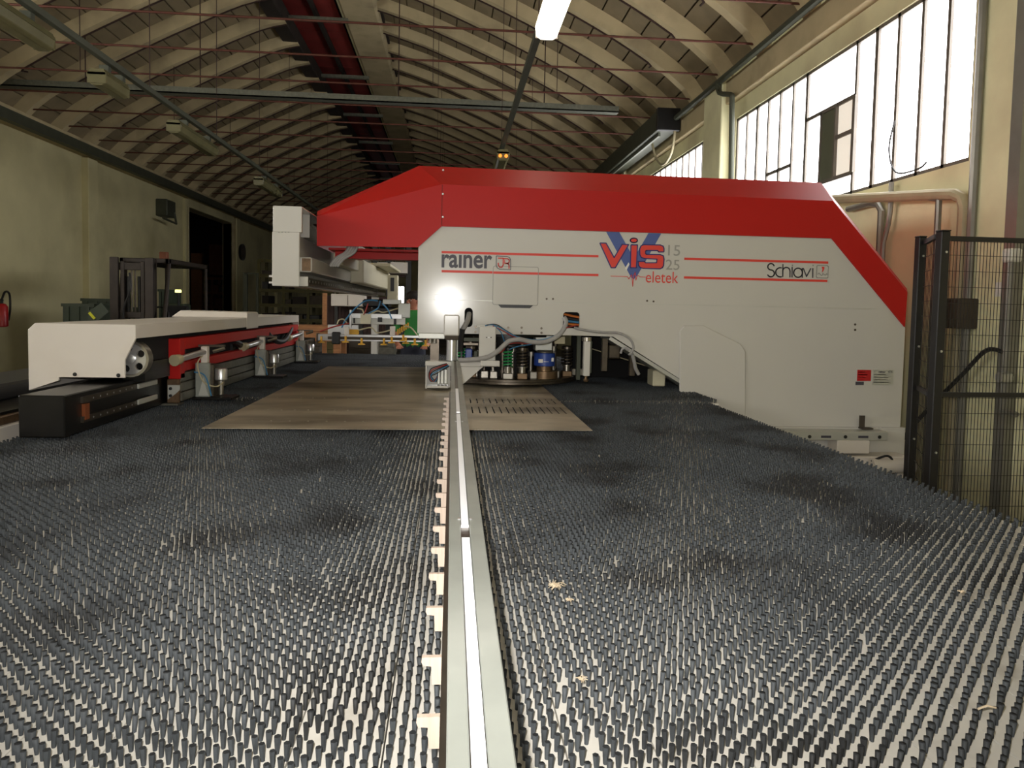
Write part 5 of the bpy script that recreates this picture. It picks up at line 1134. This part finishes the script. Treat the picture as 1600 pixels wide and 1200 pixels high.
J = [((0, 0, .93), .14, .11), ((0, 0, 1.08), .13, .10), ((0, .01, 1.25), .15, .11), ((0, .01, 1.38), .15, .09), ((0, 0, 1.45), .055), ((-.005, -.01, 1.5), .055), ((-.01, -.02, 1.57), .085, .095), ((-.01, -.015, 1.63), .078, .09),
     ((.19, .01, 1.38), .06), ((.24, .0, 1.12), .045), ((.2, -.2, .98), .036), ((.17, -.27, .96), .035, .02),
     ((-.19, .01, 1.38), .06), ((-.24, .0, 1.12), .045), ((-.2, -.2, .98), .036), ((-.17, -.27, .96), .035, .02),
     ((.1, 0, .85), .095), ((.11, -.02, .5), .06), ((.11, 0, .09), .045), ((.12, -.14, .03), .04, .03), ((-.1, 0, .85), .095), ((-.11, -.02, .5), .06), ((-.11, 0, .09), .045), ((-.12, -.14, .03), .04, .03)]
E_ = [(0, 1), (1, 2), (2, 3), (3, 4), (4, 5), (5, 6), (6, 7), (3, 8), (8, 9), (9, 10), (10, 11), (3, 12), (12, 13), (13, 14), (14, 15), (0, 16), (16, 17), (17, 18), (18, 19), (0, 20), (20, 21), (21, 22), (22, 23)]
# fingers
for s, base in ((1, 11), (-1, 15)):
    hx, hy, hz_ = J[base][0]
    for f in range(4):
        i = len(J); x = hx+(f-1.5)*.018
        J.append(((x, hy-.03, hz_-.002), .009)); J.append(((x, hy-.06+.004*abs(f-1), hz_-.012), .0085)); J.append(((x, hy-.075+.006*abs(f-1), hz_-.035), .008)); E_ += [(base, i), (i, i+1), (i+1, i+2)]
    i = len(J); J.append(((hx-s*.045, hy-.0, hz_-.01), .010)); J.append(((hx-s*.05, hy-.04, hz_-.022), .009)); E_ += [(base, i), (i, i+1)]
body = skinned('body', J, E_, ['skin', 'shirt', 'jeans', 'tyre'], pr)
for p in body.data.polygons:
    x, y, z = p.center
    p.material_index = 3 if z < .1 else 2 if z < .95 and abs(x) < .21 and y > -.17 else 1 if (z < 1.44 and (z > 1.14 or abs(x) < .17) and y > -.12) else 0
fh = Matrix.Rotation(math.radians(-35), 4, 'Z')
def hp_(x, y, z): v = fh @ Vector((x, y, 0)); return (pX-.01+v.x, pY-.015+v.y, -1.5+z)
MB().lathe(hp_(0, .012, 1.575), [(.086, 0), (.1, .03), (.1, .06), (.085, .1), (.05, .125), (.01, .132)], 16).build('hair', 'hair', pr, smooth=True)
MB().add([hp_(-.014, -.095, 1.535), hp_(.014, -.095, 1.535), hp_(0, -.122, 1.54), hp_(-.008, -.092, 1.585), hp_(.008, -.092, 1.585)], [(0, 1, 2), (0, 2, 3), (1, 4, 2), (3, 2, 4)]).build('nose', 'skin', pr)
for s in (-1, 1):
    MB().lathe(hp_(.032*s, -.088, 1.57), [(.002, -.008), (.01, 0), (.002, .008)], 8).build('eye', 'paper', pr); MB().lathe(hp_(.032*s, -.097, 1.57), [(.002, -.005), (.005, 0), (.002, .005)], 8).build('pupil', 'black', pr)
    a = hp_(.05*s, -.085, 1.592); b = hp_(.016*s, -.097, 1.594); MB().tube([a, b], .005, 5).build('eyebrow', 'hair', pr)
    MB().lathe(hp_(.088*s, .0, 1.55), [(.008, -.03), (.018, 0), (.014, .03)], 8).build('ear', 'skin', pr, smooth=True)
MB().tube([hp_(-.025, -.09, 1.508), hp_(0, -.1, 1.506), hp_(.025, -.09, 1.508)], .006, 6).build('mouth', mat('lips', (160, 84, 76), .5), pr)
pr.location.z += hz0

# ------------------------------------------------------------------ litter on the table
def fluff(u, v, r, label, n=40):
    p = atz(u, v, ZBT+.006); t = MB()
    for k in range(n):
        a = random.uniform(0, 2*pi); l = r*random.uniform(.4, 1); b = random.uniform(-.3, .9)
        q0 = p+Vector((random.uniform(-.3, .3)*r, random.uniform(-.3, .3)*r, 0)); q1 = q0+Vector((math.cos(a)*l, math.sin(a)*l, abs(b)*r*.4)); q2 = q0+Vector((math.cos(a+.4)*l*.5, math.sin(a+.4)*l*.5, r*.25))
        t.tube([q0, q2, q1], .0006, 3)
    t.lathe((p.x, p.y, p.z), [(r*.2, 0), (r*.3, r*.1), (r*.12, r*.2)], 7)
    return single(t, 'fluff_tuft', 'fluff', label, 'litter', 'bits of pale fluff on the brushes')
fluff(868, 916, .02, 'largest pale fluff tuft on the brushes right of the guide rail'); fluff(890, 938, .009, 'small pale fluff bit next to the largest tuft', 20)
fluff(1502, 925, .008, 'brownish fluff bit near the right side of the brushes', 20); fluff(908, 1062, .012, 'faint pale fluff right of the guide rail, near the bottom', 14)
a = atz(1528, 1108, ZBT+.004); b = atz(1556, 1106, ZBT+.004)
single(MB().tube([a, (a+b)/2+Vector((0, 0, .004)), b], .0015, 5), 'wood_splinter', 'fluff', 'thin pale splinter lying across the brushes at lower right', 'splinter')
